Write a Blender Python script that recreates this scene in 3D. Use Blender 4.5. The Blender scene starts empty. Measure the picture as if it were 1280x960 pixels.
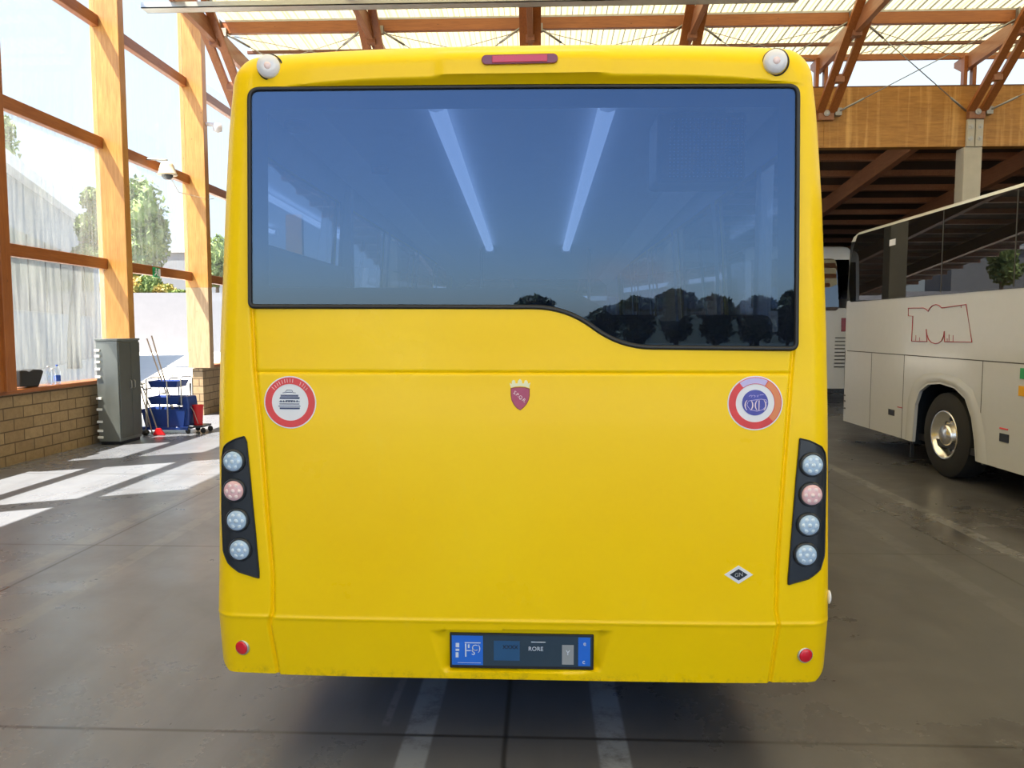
import bpy, bmesh, math, random
import numpy as np
from mathutils import Vector, Matrix
random.seed(7)
C = bpy.context.scene.collection
PI = math.pi
# ------------------------------------------------------------------ camera geometry (1280x960)
F = 940.0; CU, CV = 640.0, 480.0; VPU, VPV = 676.0, 410.0; H = 1.8
TH = math.atan((CV - VPV) / F)
PS = math.atan((VPU - CU) / F * math.cos(TH))
RIGHT = Vector((math.cos(PS), math.sin(PS), 0))
FWD = Vector((-math.sin(PS) * math.cos(TH), math.cos(PS) * math.cos(TH), -math.sin(TH)))
UP = RIGHT.cross(FWD)
def ray(u, v): return RIGHT * ((u - CU) / F) + UP * ((CV - v) / F) + FWD
def AY(u, v, Y):
    d = ray(u, v); t = Y / d.y; return Vector((d.x * t, Y, H + d.z * t))
def AX(u, v, X):
    d = ray(u, v); t = X / d.x; return Vector((X, d.y * t, H + d.z * t))
def AZ(u, v, Z=0.0):
    d = ray(u, v); t = (Z - H) / d.z; return Vector((d.x * t, d.y * t, Z))
cam = bpy.data.cameras.new('camera'); camo = bpy.data.objects.new('camera', cam); C.objects.link(camo)
cam.sensor_width = 36; cam.lens = F / 1280 * 36; cam.clip_start = .05; cam.clip_end = 2000
camo.location = (0, 0, H); camo.rotation_euler = (PI / 2 - TH, 0, PS)
bpy.context.scene.camera = camo

# ------------------------------------------------------------------ materials
def new_mat(name):
    m = bpy.data.materials.new(name); m.use_nodes = True
    nt = m.node_tree; nt.nodes.clear(); return m, nt
def N(nt, t, **kw):
    n = nt.nodes.new(t)
    for k, v in kw.items():
        if k in n.inputs: n.inputs[k].default_value = v
        else: setattr(n, k, v)
    return n
def math_(nt, op, a, b=None, clamp=False):
    n = nt.nodes.new('ShaderNodeMath'); n.operation = op; n.use_clamp = clamp
    for i, s in enumerate((a, b)):
        if s is None: continue
        if isinstance(s, (int, float)): n.inputs[i].default_value = s
        else: nt.links.new(s, n.inputs[i])
    return n.outputs[0]
def mixc(nt, f, a, b, bt='MIX'):
    n = nt.nodes.new('ShaderNodeMixRGB'); n.blend_type = bt
    for i, s in enumerate((f, a, b)):
        if isinstance(s, (int, float)): n.inputs[i].default_value = s
        elif isinstance(s, tuple): n.inputs[i].default_value = (*s, 1)
        else: nt.links.new(s, n.inputs[i])
    return n.outputs[0]
def noise(nt, vec, scale, detail=3, rough=.55, dist=0):
    n = N(nt, 'ShaderNodeTexNoise'); n.inputs['Scale'].default_value = scale
    n.inputs['Detail'].default_value = detail; n.inputs['Roughness'].default_value = rough
    n.inputs['Distortion'].default_value = dist
    if vec is not None: nt.links.new(vec, n.inputs['Vector'])
    return n.outputs['Fac']
def ramp(nt, f, lo, hi, a=0., b=1.):
    n = nt.nodes.new('ShaderNodeMapRange'); n.clamp = True
    n.inputs[1].default_value = lo; n.inputs[2].default_value = hi
    n.inputs[3].default_value = a; n.inputs[4].default_value = b
    nt.links.new(f, n.inputs[0]); return n.outputs[0]
def coords(nt, scale=(1, 1, 1), world=True, rot=(0, 0, 0)):
    if world:
        g = nt.nodes.new('ShaderNodeNewGeometry').outputs['Position']
    else:
        g = nt.nodes.new('ShaderNodeTexCoord').outputs['Object']
    mp = nt.nodes.new('ShaderNodeMapping'); mp.inputs['Scale'].default_value = scale
    mp.inputs['Rotation'].default_value = rot
    nt.links.new(g, mp.inputs[0]); return mp.outputs[0]
def finish(nt, col, rough=.5, metal=0, bump=None, bstr=.2, bdist=.01, coat=0, spec=.5, emit=None, estr=0):
    p = nt.nodes.new('ShaderNodeBsdfPrincipled'); o = nt.nodes.new('ShaderNodeOutputMaterial')
    if isinstance(col, tuple): p.inputs['Base Color'].default_value = (*col, 1)
    else: nt.links.new(col, p.inputs['Base Color'])
    if isinstance(rough, (int, float)): p.inputs['Roughness'].default_value = rough
    else: nt.links.new(rough, p.inputs['Roughness'])
    p.inputs['Metallic'].default_value = metal
    p.inputs['Specular IOR Level'].default_value = spec
    p.inputs['Coat Weight'].default_value = coat; p.inputs['Coat Roughness'].default_value = .08
    if emit: p.inputs['Emission Color'].default_value = (*emit, 1); p.inputs['Emission Strength'].default_value = estr
    if bump is not None:
        b = nt.nodes.new('ShaderNodeBump'); b.inputs['Strength'].default_value = bstr; b.inputs['Distance'].default_value = bdist
        nt.links.new(bump, b.inputs['Height']); nt.links.new(b.outputs[0], p.inputs['Normal'])
    nt.links.new(p.outputs[0], o.inputs[0]); return p
M = {}
def plain(name, col, rough=.5, metal=0, var=.12, scale=9, coat=0, spec=.5, emit=None, estr=0, bstr=.05):
    m, nt = new_mat(name); v = coords(nt, world=False)
    n = noise(nt, v, scale, 4)
    c = mixc(nt, n, tuple(x * (1 - var) for x in col), tuple(min(1, x * (1 + var)) for x in col))
    finish(nt, c, rough, metal, n, bstr, .003, coat, spec, emit, estr); M[name] = m; return m
def wood(name, axis, a, b, c, rough=.45, fine=1.):
    m, nt = new_mat(name)
    s = [9, 9, 9]; s[axis] = .7
    v = coords(nt, tuple(s)); n1 = noise(nt, v, 3.2 * fine, 6, .65, .6)
    s2 = [26, 26, 26]; s2[axis] = 1.2
    n2 = noise(nt, coords(nt, tuple(s2)), 4, 4)
    n3 = noise(nt, coords(nt), .9, 3)
    col = mixc(nt, ramp(nt, n1, .35, .68), a, b)
    col = mixc(nt, ramp(nt, n2, .5, .75, 0, .55), col, c)
    col = mixc(nt, ramp(nt, n3, .45, .8, 0, .35), col, c)
    s3 = [3, 3, 3]; s3[axis] = 1.6                       # knots
    vo = N(nt, 'ShaderNodeTexVoronoi', Scale=2.3); nt.links.new(coords(nt, tuple(s3)), vo.inputs['Vector'])
    col = mixc(nt, ramp(nt, vo.outputs['Distance'], .035, .07, .8, 0), col, (.10, .035, .01))
    finish(nt, col, rough, 0, n1, .15, .004, .15); M[name] = m
HON = ((.56, .29, .075), (.44, .19, .035), (.28, .095, .014))
RED = ((.36, .125, .03), (.26, .08, .018), (.14, .04, .01))
wood('wood_z', 2, *HON); wood('wood_y', 1, (.36, .125, .030), (.26, .078, .018), (.15, .042, .010))
wood('wood_x', 0, *RED); wood('wood_strut', 2, *RED); wood('wood_dark', 0, (.15, .055, .028), (.11, .04, .02), (.06, .02, .01))
wood('wood_darky', 1, (.36, .16, .08), (.27, .11, .055), (.16, .06, .03))
wood('wood_grey', 2, (.50, .36, .22), (.36, .24, .14), (.24, .15, .09), .8)
def mk_beam():
    m, nt = new_mat('glulam')
    v = coords(nt, (1.0, 9, 9)); n1 = noise(nt, v, 3, 5, .6)
    w = noise(nt, coords(nt, (6, 1, .25)), 1.2, 4, .6)
    n3 = noise(nt, coords(nt, (1, 1, 1)), 7, 5, .7)
    c = mixc(nt, ramp(nt, n1, .35, .65), (.30, .135, .020), (.43, .205, .036))
    c = mixc(nt, ramp(nt, w, .52, .72, 0, .75), c, (.66, .38, .11))
    c = mixc(nt, ramp(nt, n3, .55, .75, 0, .5), c, (.23, .08, .012))
    z = nt.nodes.new('ShaderNodeSeparateXYZ'); nt.links.new(coords(nt), z.inputs[0])
    fr = math_(nt, 'FRACT', math_(nt, 'MULTIPLY', z.outputs[2], 25.))
    c = mixc(nt, ramp(nt, fr, 0, .12, .35, 0), c, (.3, .1, .02))
    finish(nt, c, .5, 0, n1, .1, .004, .1); M['glulam'] = m
mk_beam()
def mk_yellow():
    m, nt = new_mat('yellow_paint'); v = coords(nt, world=False)
    n = noise(nt, v, 1.6, 4); d = noise(nt, coords(nt, (3, 3, 1.2), False), 5, 6, .7)
    c = mixc(nt, ramp(nt, n, .3, .7), (.97, .625, .0008), (.985, .665, .001))
    c = mixc(nt, ramp(nt, d, .60, .78, 0, .12), c, (.95, .78, .12))
    sz = nt.nodes.new('ShaderNodeSeparateXYZ'); nt.links.new(coords(nt), sz.inputs[0])
    low = ramp(nt, sz.outputs[2], .36, .43, 1, 0)          # road grime along the lower lip
    c = mixc(nt, math_(nt, 'MULTIPLY', low, ramp(nt, noise(nt, coords(nt, (9, 9, 9)), 3, 5, .8), .5, .72, 0, .8)), c, (.12, .08, .03))
    r = ramp(nt, noise(nt, v, 3, 5), .3, .7, .26, .40)
    finish(nt, c, r, 0, n, .03, .01, .10, .28); M['yellow_paint'] = m
mk_yellow()
def mk_floor():
    m, nt = new_mat('floor_concrete'); P = coords(nt)
    s = nt.nodes.new('ShaderNodeSeparateXYZ'); nt.links.new(P, s.inputs[0]); X, Y = s.outputs[0], s.outputs[1]
    n1 = noise(nt, P, .55, 6, .62, .4); n2 = noise(nt, P, 3.5, 7, .7); n3 = noise(nt, coords(nt, (2.2, .35, 1)), 1.3, 5, .6, .5)
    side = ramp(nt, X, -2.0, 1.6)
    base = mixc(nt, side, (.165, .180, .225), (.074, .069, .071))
    c = mixc(nt, ramp(nt, n1, .35, .65, 0, .4), base, (.082, .086, .100))
    c = mixc(nt, ramp(nt, n2, .35, .85, 0, .30), c, (.19, .19, .195))
    c = mixc(nt, ramp(nt, n3, .48, .80, 0, .45), c, (.06, .056, .058))
    vo = N(nt, 'ShaderNodeTexVoronoi', Scale=2.1); nt.links.new(P, vo.inputs['Vector'])
    c = mixc(nt, ramp(nt, vo.outputs['Distance'], .012, .024, .6, 0), c, (.02, .019, .019))
    def band(x0, w, f, y0=-99, y1=99, col=(.24, .24, .25)):
        nonlocal c
        k = ramp(nt, math_(nt, 'ABSOLUTE', math_(nt, 'SUBTRACT', X, x0)), w / 2 - .006, w / 2 + .006, 1, 0)
        wear = ramp(nt, noise(nt, P, 5.5, 8, .75), .33 if f > .6 else .40, .52, 0, f)
        k = math_(nt, 'MULTIPLY', k, wear)
        if y0 > -50: k = math_(nt, 'MULTIPLY', k, ramp(nt, Y, y0, y0 + .05))
        if y1 < 50: k = math_(nt, 'MULTIPLY', k, ramp(nt, Y, y1 - .05, y1, 1, 0))
        c = mixc(nt, k, c, col)
    band(-3.84, .17, .55); band(-3.19, .13, .42); band(-.535, .125, .85, 2.4, 14, (.27, .30, .36)); band(.315, .13, .85, 2.2, 14, (.27, .30, .36))
    band(3.78, .14, .5, 5.5, 16); band(2.98, .16, .30, 4.2, 9, (.16, .16, .17)); band(-.70, .035, .6, 3.25, 4.2, (.25, .25, .28))
    def joint(S, x0, w=.010):
        nonlocal c
        k = ramp(nt, math_(nt, 'ABSOLUTE', math_(nt, 'SUBTRACT', S, x0)), w / 2, w / 2 + .012, .8, 0)
        c = mixc(nt, k, c, (.03, .029, .03))
    for x in (-3.70, 3.38, -.15, 9.0): joint(X, x)
    for y in (3.19, 6.0, 9.0, 12.3, 15.3, .4): joint(Y, y, .008)
    rough = ramp(nt, math_(nt, 'ADD', n1, math_(nt, 'MULTIPLY', n2, .4)), .5, .9, .20, .42)
    finish(nt, c, rough, 0, n2, .06, .004, 0, .55); M['floor'] = m
mk_floor()
def mk_brick():
    m, nt = new_mat('block_masonry')
    P = coords(nt); s = nt.nodes.new('ShaderNodeSeparateXYZ'); nt.links.new(P, s.inputs[0])
    co = nt.nodes.new('ShaderNodeCombineXYZ')
    nt.links.new(math_(nt, 'ADD', s.outputs[1], s.outputs[0]), co.inputs[0]); nt.links.new(math_(nt, 'ADD', s.outputs[2], .02), co.inputs[1])
    b = N(nt, 'ShaderNodeTexBrick', Scale=1.0); nt.links.new(co.outputs[0], b.inputs['Vector'])
    b.inputs['Color1'].default_value = (.36, .265, .155, 1); b.inputs['Color2'].default_value = (.28, .20, .115, 1)
    b.inputs['Mortar'].default_value = (.10, .068, .042, 1); b.inputs['Mortar Size'].default_value = .009
    b.inputs['Brick Width'].default_value = .38; b.inputs['Row Height'].default_value = .155; b.inputs['Mortar Smooth'].default_value = .2
    n = noise(nt, P, 14, 5, .7)
    c = mixc(nt, ramp(nt, n, .4, .75, 0, .5), b.outputs['Color'], (.15, .105, .06))
    h = math_(nt, 'SUBTRACT', math_(nt, 'MULTIPLY', n, .3), b.outputs['Fac'])
    finish(nt, c, .85, 0, h, .6, .012); M['brick'] = m
mk_brick()
def mk_pane(name, dirt, tint=(.96, .98, 1.), gloss=.006):
    m, nt = new_mat(name); o = nt.nodes.new('ShaderNodeOutputMaterial')
    t = N(nt, 'ShaderNodeBsdfTransparent'); t.inputs[0].default_value = (*tint, 1)
    g = N(nt, 'ShaderNodeBsdfGlossy', Roughness=.02); d = N(nt, 'ShaderNodeBsdfDiffuse'); d.inputs[0].default_value = (.42, .44, .44, 1)
    tl = N(nt, 'ShaderNodeBsdfTranslucent'); tl.inputs[0].default_value = (.45, .47, .46, 1)
    dd = nt.nodes.new('ShaderNodeMixShader'); dd.inputs[0].default_value = .6; nt.links.new(d.outputs[0], dd.inputs[1]); nt.links.new(tl.outputs[0], dd.inputs[2])
    st = noise(nt, coords(nt, (5, 5, .35)), 2.6, 6, .7, .2)
    mx = nt.nodes.new('ShaderNodeMixShader'); nt.links.new(ramp(nt, st, .40, .72, dirt * .25, dirt), mx.inputs[0])
    nt.links.new(t.outputs[0], mx.inputs[1]); nt.links.new(dd.outputs[0], mx.inputs[2])
    lw = N(nt, 'ShaderNodeLayerWeight', Blend=.25)
    m2 = nt.nodes.new('ShaderNodeMixShader'); nt.links.new(math_(nt, 'ADD', math_(nt, 'MULTIPLY', lw.outputs['Fresnel'], .04), gloss, True), m2.inputs[0])
    nt.links.new(mx.outputs[0], m2.inputs[1]); nt.links.new(g.outputs[0], m2.inputs[2])
    nt.links.new(m2.outputs[0], o.inputs[0]); M[name] = m
mk_pane('pane', .06); mk_pane('pane_dirty', .30); mk_pane('pane_clear', .02)
def mk_tint(name, tint, refl, rcol=(1, 1, 1), dirt=0.03):
    m, nt = new_mat(name); o = nt.nodes.new('ShaderNodeOutputMaterial')
    t = N(nt, 'ShaderNodeBsdfTransparent'); t.inputs[0].default_value = (*tint, 1)
    g = N(nt, 'ShaderNodeBsdfGlossy', Roughness=.0); g.inputs[0].default_value = (*rcol, 1)
    d = N(nt, 'ShaderNodeBsdfDiffuse'); d.inputs[0].default_value = (.5, .5, .52, 1)
    a = nt.nodes.new('ShaderNodeMixShader'); st = noise(nt, coords(nt, (6, 6, 1.)), 3, 6, .7)
    nt.links.new(ramp(nt, st, .35, .75, dirt * .4, dirt), a.inputs[0]); nt.links.new(t.outputs[0], a.inputs[1]); nt.links.new(d.outputs[0], a.inputs[2])
    lw = N(nt, 'ShaderNodeLayerWeight', Blend=.3)
    b = nt.nodes.new('ShaderNodeMixShader'); nt.links.new(math_(nt, 'ADD', math_(nt, 'MULTIPLY', lw.outputs['Fresnel'], .6), refl, True), b.inputs[0])
    nt.links.new(a.outputs[0], b.inputs[1]); nt.links.new(g.outputs[0], b.inputs[2]); nt.links.new(b.outputs[0], o.inputs[0]); M[name] = m
mk_tint('bus_glass', (.36, .43, .56), .072, (.50, .70, 1.), .02)
mk_tint('side_glass', (.85, .88, .9), .03)
mk_tint('coach_glass', (.10, .10, .11), .05)
mk_tint('bottle_plastic', (.85, .9, .95), .06)
def mk_roof():
    m, nt = new_mat('translucent_sheet'); o = nt.nodes.new('ShaderNodeOutputMaterial')
    n = noise(nt, coords(nt, (3, .5, 1)), 1.5, 4)
    s = nt.nodes.new('ShaderNodeSeparateXYZ'); nt.links.new(coords(nt), s.inputs[0])
    fr = math_(nt, 'FRACT', math_(nt, 'MULTIPLY', s.outputs[0], 1 / .9))
    c = mixc(nt, n, (.34, .31, .205), (.38, .35, .235))
    f2 = math_(nt, 'FRACT', math_(nt, 'MULTIPLY', math_(nt, 'ADD', s.outputs[0], 20 * .2 + .05), 5.))
    c = mixc(nt, ramp(nt, math_(nt, 'ABSOLUTE', math_(nt, 'SUBTRACT', f2, .5)), .03, .10, .7, 0), c, (.15, .12, .06))
    c = mixc(nt, ramp(nt, fr, .0, .05, .55, 0), c, (.14, .12, .07))
    t = N(nt, 'ShaderNodeBsdfTranslucent'); d = N(nt, 'ShaderNodeBsdfDiffuse')
    nt.links.new(c, t.inputs[0]); nt.links.new(c, d.inputs[0])
    a = nt.nodes.new('ShaderNodeMixShader'); a.inputs[0].default_value = .35
    nt.links.new(t.outputs[0], a.inputs[1]); nt.links.new(d.outputs[0], a.inputs[2]); nt.links.new(a.outputs[0], o.inputs[0]); M['sheet'] = m
mk_roof()
def mk_grill(name, a, b, sc, rough=.6):
    m, nt = new_mat(name); v = coords(nt, world=False)
    vo = N(nt, 'ShaderNodeTexVoronoi', Scale=sc); vo.inputs['Randomness'].default_value = 0; nt.links.new(v, vo.inputs['Vector'])
    c = mixc(nt, ramp(nt, vo.outputs['Distance'], .22, .3), a, b); finish(nt, c, rough); M[name] = m
mk_grill('perforated', (.75, .78, .85), (.10, .11, .14), 60)
def mk_leaf(name, a, b):
    m, nt = new_mat(name); n = noise(nt, coords(nt), 1.1, 4)
    finish(nt, mixc(nt, ramp(nt, n, .35, .65), a, b), .6); M[name] = m
mk_leaf('leaf_green', (.10, .17, .05), (.26, .34, .11)); mk_leaf('leaf_dark', (.012, .028, .010), (.03, .055, .018)); mk_leaf('leaf_dry', (.55, .38, .12), (.30, .34, .10))
plain('white_paint', (.54, .55, .555), .25, var=.03, coat=.3); plain('white_trim', (.80, .79, .75), .3, var=.03)
plain('black_rubber', (.012, .012, .014), .45); plain('housing_dark', (.018, .024, .034), .30, coat=.2, bstr=.01)
plain('frit_black', (.010, .013, .02), .35); plain('tire', (.016, .016, .017), .75); plain('chrome', (.92, .92, .92), .26, 1, .03)
plain('steel', (.32, .32, .31), .45, .8); plain('zinc', (.45, .45, .44), .5, .6); plain('concrete', (.46, .43, .36), .85, scale=6); plain('interior_grey', (.38, .40, .44), .7)
plain('ceiling_grey', (.62, .64, .68), .7); plain('interior_floor', (.08, .08, .09), .8); plain('seat_fabric', (.03, .04, .085), .9); plain('interior_light', (.85, .88, .92), .4, emit=(.8, .9, 1.), estr=.55)
plain('pillar_light', (.42, .45, .52), .5)
plain('lens_clear', (.40, .55, .74), .18, coat=.6, scale=60, var=.25); plain('lens_pink', (.78, .48, .52), .18, coat=.6, scale=60, var=.2)
plain('led_clear', (.66, .78, .92), .15, coat=.5); plain('led_pink', (.95, .72, .72), .15, coat=.5); plain('lens_white', (.80, .80, .86), .15, coat=.6, var=.05)
plain('red_reflector', (.72, .01, .03), .25, coat=.6); plain('red_ring', (.70, .05, .06), .35, var=.2, scale=18); plain('white_sticker', (.78, .80, .86), .35, var=.05); plain('ring_orange', (.75, .25, .10), .35, var=.2)
plain('navy_ink', (.05, .07, .17), .5); plain('blue_disc', (.07, .08, .42), .4, var=.3, scale=25); plain('lilac', (.55, .5, .85), .4)
plain('brake_red', (.62, .03, .06), .2, coat=.6); plain('brake_end', (.20, .02, .04), .25, coat=.6)
plain('maroon', (.42, .06, .15), .35, var=.15, scale=30); plain('maroon_edge', (.22, .03, .02), .4); plain('pale_pink', (.9, .75, .78), .4); plain('crown_pale', (.85, .83, .55), .35)
plain('silver', (.6, .6, .58), .3, .7); plain('plate_dark', (.02, .045, .075), .35, coat=.3); plain('plate_blue', (.02, .16, .72), .35); plain('plate_mid', (.02, .09, .22), .4); plain('plate_white', (.65, .72, .85), .4); plain('sticker_grey', (.32, .34, .36), .5)
plain('logo_red', (.35, .03, .05), .5); plain('seam_dark', (.06, .058, .055), .7); plain('green_mark', (.02, .33, .12), .5); plain('yellow_mark', (.8, .4, .02), .5)
plain('curtain', (.62, .58, .50), .9); plain('cabinet_grey', (.17, .19, .19), .38, .35, var=.15, scale=4); plain('cabinet_dark', (.10, .11, .105), .42, .3)
plain('cart_blue', (.02, .055, .26), .35); plain('cart_red', (.55, .015, .02), .35); plain('pole_brown', (.42, .33, .25), .45); plain('mop_grey', (.35, .33, .3), .95, scale=40)
plain('outside_ground', (.50, .50, .49), .9, scale=2); plain('retaining', (.22, .225, .255), .9, scale=2, var=.08); plain('warehouse', (.20, .225, .27), .8, scale=1.2); plain('warehouse_roof', (.55, .58, .64), .6); plain('bark', (.20, .15, .11), .9); plain('trunk_reflection', (.32, .30, .27), .9)
plain('earth', (.16, .11, .06), .95); plain('dark_wall', (.055, .032, .022), .8); plain('camera_cream', (.72, .62, .46), .5); plain('camera_white', (.78, .8, .82), .4); plain('smoked', (.08, .09, .1), .1, coat=.5)
plain('bottle_blue', (.02, .10, .6), .4); plain('bin_black', (.015, .015, .017), .5); plain('grey_cladding', (.25, .26, .28), .7); plain('hill', (.012, .02, .012), .95); plain('zinc_tray', (.45, .47, .45), .4, .6)

# ------------------------------------------------------------------ mesh builder
def wloc(o):
    v = Vector((0, 0, 0))
    while o is not None: v += o.location; o = o.parent
    return v
class MB:
    def __init__(s): s.bm = bmesh.new()
    def poly(s, pts, ext=None):
        vs = [s.bm.verts.new(p) for p in pts]; f = s.bm.faces.new(vs)
        if ext is not None:
            ext = Vector(ext); v2 = [s.bm.verts.new(Vector(p) + ext) for p in pts]
            s.bm.faces.new(v2[::-1]); n = len(pts)
            for i in range(n): s.bm.faces.new((vs[i], v2[i], v2[(i + 1) % n], vs[(i + 1) % n]))
        return s
    def box(s, x0, x1, y0, y1, z0, z1, bev=0):
        r = bmesh.ops.create_cube(s.bm, size=1)
        bmesh.ops.scale(s.bm, vec=(x1 - x0, y1 - y0, z1 - z0), verts=r['verts'])
        bmesh.ops.translate(s.bm, vec=((x0 + x1) / 2, (y0 + y1) / 2, (z0 + z1) / 2), verts=r['verts'])
        if bev:
            es = list({e for v in r['verts'] for e in v.link_edges})
            bmesh.ops.bevel(s.bm, geom=es, offset=bev, segments=3, profile=.5, affect='EDGES')
        return s
    def bar(s, a, b, w, h, up=(0, 0, 1)):
        a, b = Vector(a), Vector(b); d = (b - a).normalized(); x = d.cross(Vector(up)).normalized(); y = x.cross(d)
        c = [x * (w / 2) * i + y * (h / 2) * j for i, j in ((-1, -1), (1, -1), (1, 1), (-1, 1))]
        return s.poly([a + k for k in c], b - a)
    def tube(s, pts, r, n=10, closed=False):
        pts = [Vector(p) for p in pts]; rs = r if isinstance(r, (list, tuple)) else [r] * len(pts); rings = []
        m = len(pts); pn = None
        for i, p in enumerate(pts):
            if closed: t = pts[(i + 1) % m] - pts[i - 1]
            else: t = pts[min(i + 1, m - 1)] - pts[max(i - 1, 0)]
            t.normalize()
            if pn is None:
                q = Vector((0, 0, 1)) if abs(t.z) < .9 else Vector((1, 0, 0)); pn = (q - t * q.dot(t)).normalized()
            else: pn = (pn - t * pn.dot(t)).normalized()
            bn = t.cross(pn)
            rings.append([s.bm.verts.new(p + (pn * math.cos(a) + bn * math.sin(a)) * rs[i]) for a in [2 * PI * k / n for k in range(n)]])
        for i in range(m if closed else m - 1):
            A, B = rings[i], rings[(i + 1) % m]
            for k in range(n): s.bm.faces.new((A[k], A[(k + 1) % n], B[(k + 1) % n], B[k]))
        if not closed: s.bm.faces.new(rings[0][::-1]); s.bm.faces.new(rings[-1])
        return s
    def lathe(s, prof, c, axis=(0, 0, 1), n=32):      # prof: (radius, height)
        ax = Vector(axis).normalized(); q = Vector((0, 0, 1)) if abs(ax.z) < .9 else Vector((1, 0, 0))
        u = (q - ax * q.dot(ax)).normalized(); w = ax.cross(u); c = Vector(c); rings = []
        for r, h in prof:
            if r < 1e-6: rings.append([s.bm.verts.new(c + ax * h)])
            else: rings.append([s.bm.verts.new(c + ax * h + (u * math.cos(2 * PI * k / n) + w * math.sin(2 * PI * k / n)) * r) for k in range(n)])
        for A, B in zip(rings, rings[1:]):
            for k in range(n):
                k2 = (k + 1) % n
                if len(A) == 1 and len(B) == 1: continue
                if len(A) == 1: s.bm.faces.new((A[0], B[k2], B[k]))
                elif len(B) == 1: s.bm.faces.new((A[k], A[k2], B[0]))
                else: s.bm.faces.new((A[k], A[k2], B[k2], B[k]))
        return s
    def grid(s, G, close=False):                       # G[i][j] points
        V = [[s.bm.verts.new(p) for p in row] for row in G]
        for i in range(len(V) - 1):
            for j in range(len(V[0]) - 1): s.bm.faces.new((V[i][j], V[i + 1][j], V[i + 1][j + 1], V[i][j + 1]))
        return s
    def blob(s, c, r, sub=3, k=.15, fr=2.5):
        q = bmesh.ops.create_icosphere(s.bm, subdivisions=sub, radius=1)
        from mathutils import noise as mn
        for v in q['verts']:
            d = 1 + k * mn.noise(Vector(c) + v.co * fr); v.co = Vector(c) + Vector((v.co.x * r[0], v.co.y * r[1], v.co.z * r[2])) * d
        return s
    def build(s, name, mat, parent=None, smooth=False, bev=0, auto=None):
        bmesh.ops.recalc_face_normals(s.bm, faces=s.bm.faces)
        return link(name, s.bm, mat, parent, smooth, bev, auto)
def link(name, bm, mat, parent, smooth=False, bev=0, auto=None):
    if parent is not None: off = wloc(parent)
    else:
        co = [v.co for v in bm.verts]; off = Vector(((min(c.x for c in co) + max(c.x for c in co)) / 2, (min(c.y for c in co) + max(c.y for c in co)) / 2, min(c.z for c in co)))
    bmesh.ops.translate(bm, vec=-off, verts=bm.verts)
    me = bpy.data.meshes.new(name); bm.to_mesh(me); bm.free()
    me.materials.append(M[mat] if isinstance(mat, str) else mat)
    o = bpy.data.objects.new(name, me); C.objects.link(o)
    if parent is not None: o.parent = parent
    else: o.location = off
    if smooth or auto:
        me.polygons.foreach_set('use_smooth', [True] * len(me.polygons))
        if auto: me.set_sharp_from_angle(angle=math.radians(auto))
    if bev:
        b = o.modifiers.new('bevel', 'BEVEL'); b.width = bev; b.segments = 2; b.limit_method = 'ANGLE'
    return o
def thing(name, loc, label=None, cat=None, group=None):
    o = bpy.data.objects.new(name, None); C.objects.link(o); o.location = loc; o.empty_display_size = .2
    if label: tag(o, label, cat, group)
    return o
def tag(o, label=None, cat=None, group=None, kind=None):
    if label: o['label'] = label
    if cat: o['category'] = cat
    if group: o['group'] = group
    if kind: o['kind'] = kind
    return o
def struct(o): o['kind'] = 'structure'; return o
def kids(o): return [c for c in bpy.data.objects if c.parent == o]
def dup(o, loc=None, rot=None, label=None, group=None, parent=None):
    ch = kids(o); c = o.copy(); C.objects.link(c)
    if parent is not None: c.parent = parent
    if loc is not None: c.location = loc
    if rot is not None: c.rotation_euler = (0, 0, rot)
    if label: c['label'] = label
    if group: c['group'] = group
    for k in ch: dup(k, parent=c)
    return c
def text(s, name, mat, parent, origin, right, up, size, depth=.0006, align='CENTER'):
    cu = bpy.data.curves.new('t', 'FONT'); cu.body = s; cu.size = size; cu.align_x = align; cu.align_y = 'CENTER'; cu.extrude = depth; cu.resolution_u = 3
    to = bpy.data.objects.new('t', cu); C.objects.link(to)
    dg = bpy.context.evaluated_depsgraph_get(); me = bpy.data.meshes.new_from_object(to.evaluated_get(dg))
    bm = bmesh.new(); bm.from_mesh(me); bpy.data.objects.remove(to); bpy.data.curves.remove(cu); bpy.data.meshes.remove(me)
    r, u = Vector(right).normalized(), Vector(up).normalized(); n = r.cross(u)
    mt = Matrix((r, u, n)).transposed().to_4x4(); mt.translation = Vector(origin)
    bm.transform(mt); return link(name, bm, mat, parent)
def smooth_poly(pts, rad, n=6):
    """round the corners of a closed polygon (2-D tuples)"""
    out = []; m = len(pts)
    for i in range(m):
        p0, p, p1 = (np.array(pts[i - 1], float), np.array(pts[i], float), np.array(pts[(i + 1) % m], float))
        r = rad[i] if isinstance(rad, (list, tuple)) else rad
        a, b = p0 - p, p1 - p; la, lb = np.linalg.norm(a), np.linalg.norm(b); r = min(r, la * .49, lb * .49)
        if r <= 1e-6: out.append(tuple(p)); continue
        A, B = p + a / la * r, p + b / lb * r
        for k in range(n + 1):
            t = k / n; out.append(tuple((1 - t) ** 2 * A + 2 * t * (1 - t) * p + t * t * B))
    return out
def sdf(px, pz, poly, closed=True):
    d = np.full(px.shape, 1e9); s = np.ones(px.shape); n = len(poly)
    for i in range(n if closed else n - 1):
        a = np.array(poly[i]); b = np.array(poly[(i + 1) % n]); e = b - a
        wx, wz = px - a[0], pz - a[1]; t = np.clip((wx * e[0] + wz * e[1]) / max(1e-12, e @ e), 0, 1)
        d = np.minimum(d, (wx - e[0] * t) ** 2 + (wz - e[1] * t) ** 2)
        if closed:
            c1 = pz >= a[1]; c2 = pz < b[1]; c3 = e[0] * wz > e[1] * wx
            fl = (c1 & c2 & c3) | (~c1 & ~c2 & ~c3); s = np.where(fl, -s, s)
    return np.sqrt(d) * (s if closed else 1)      # negative inside

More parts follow.
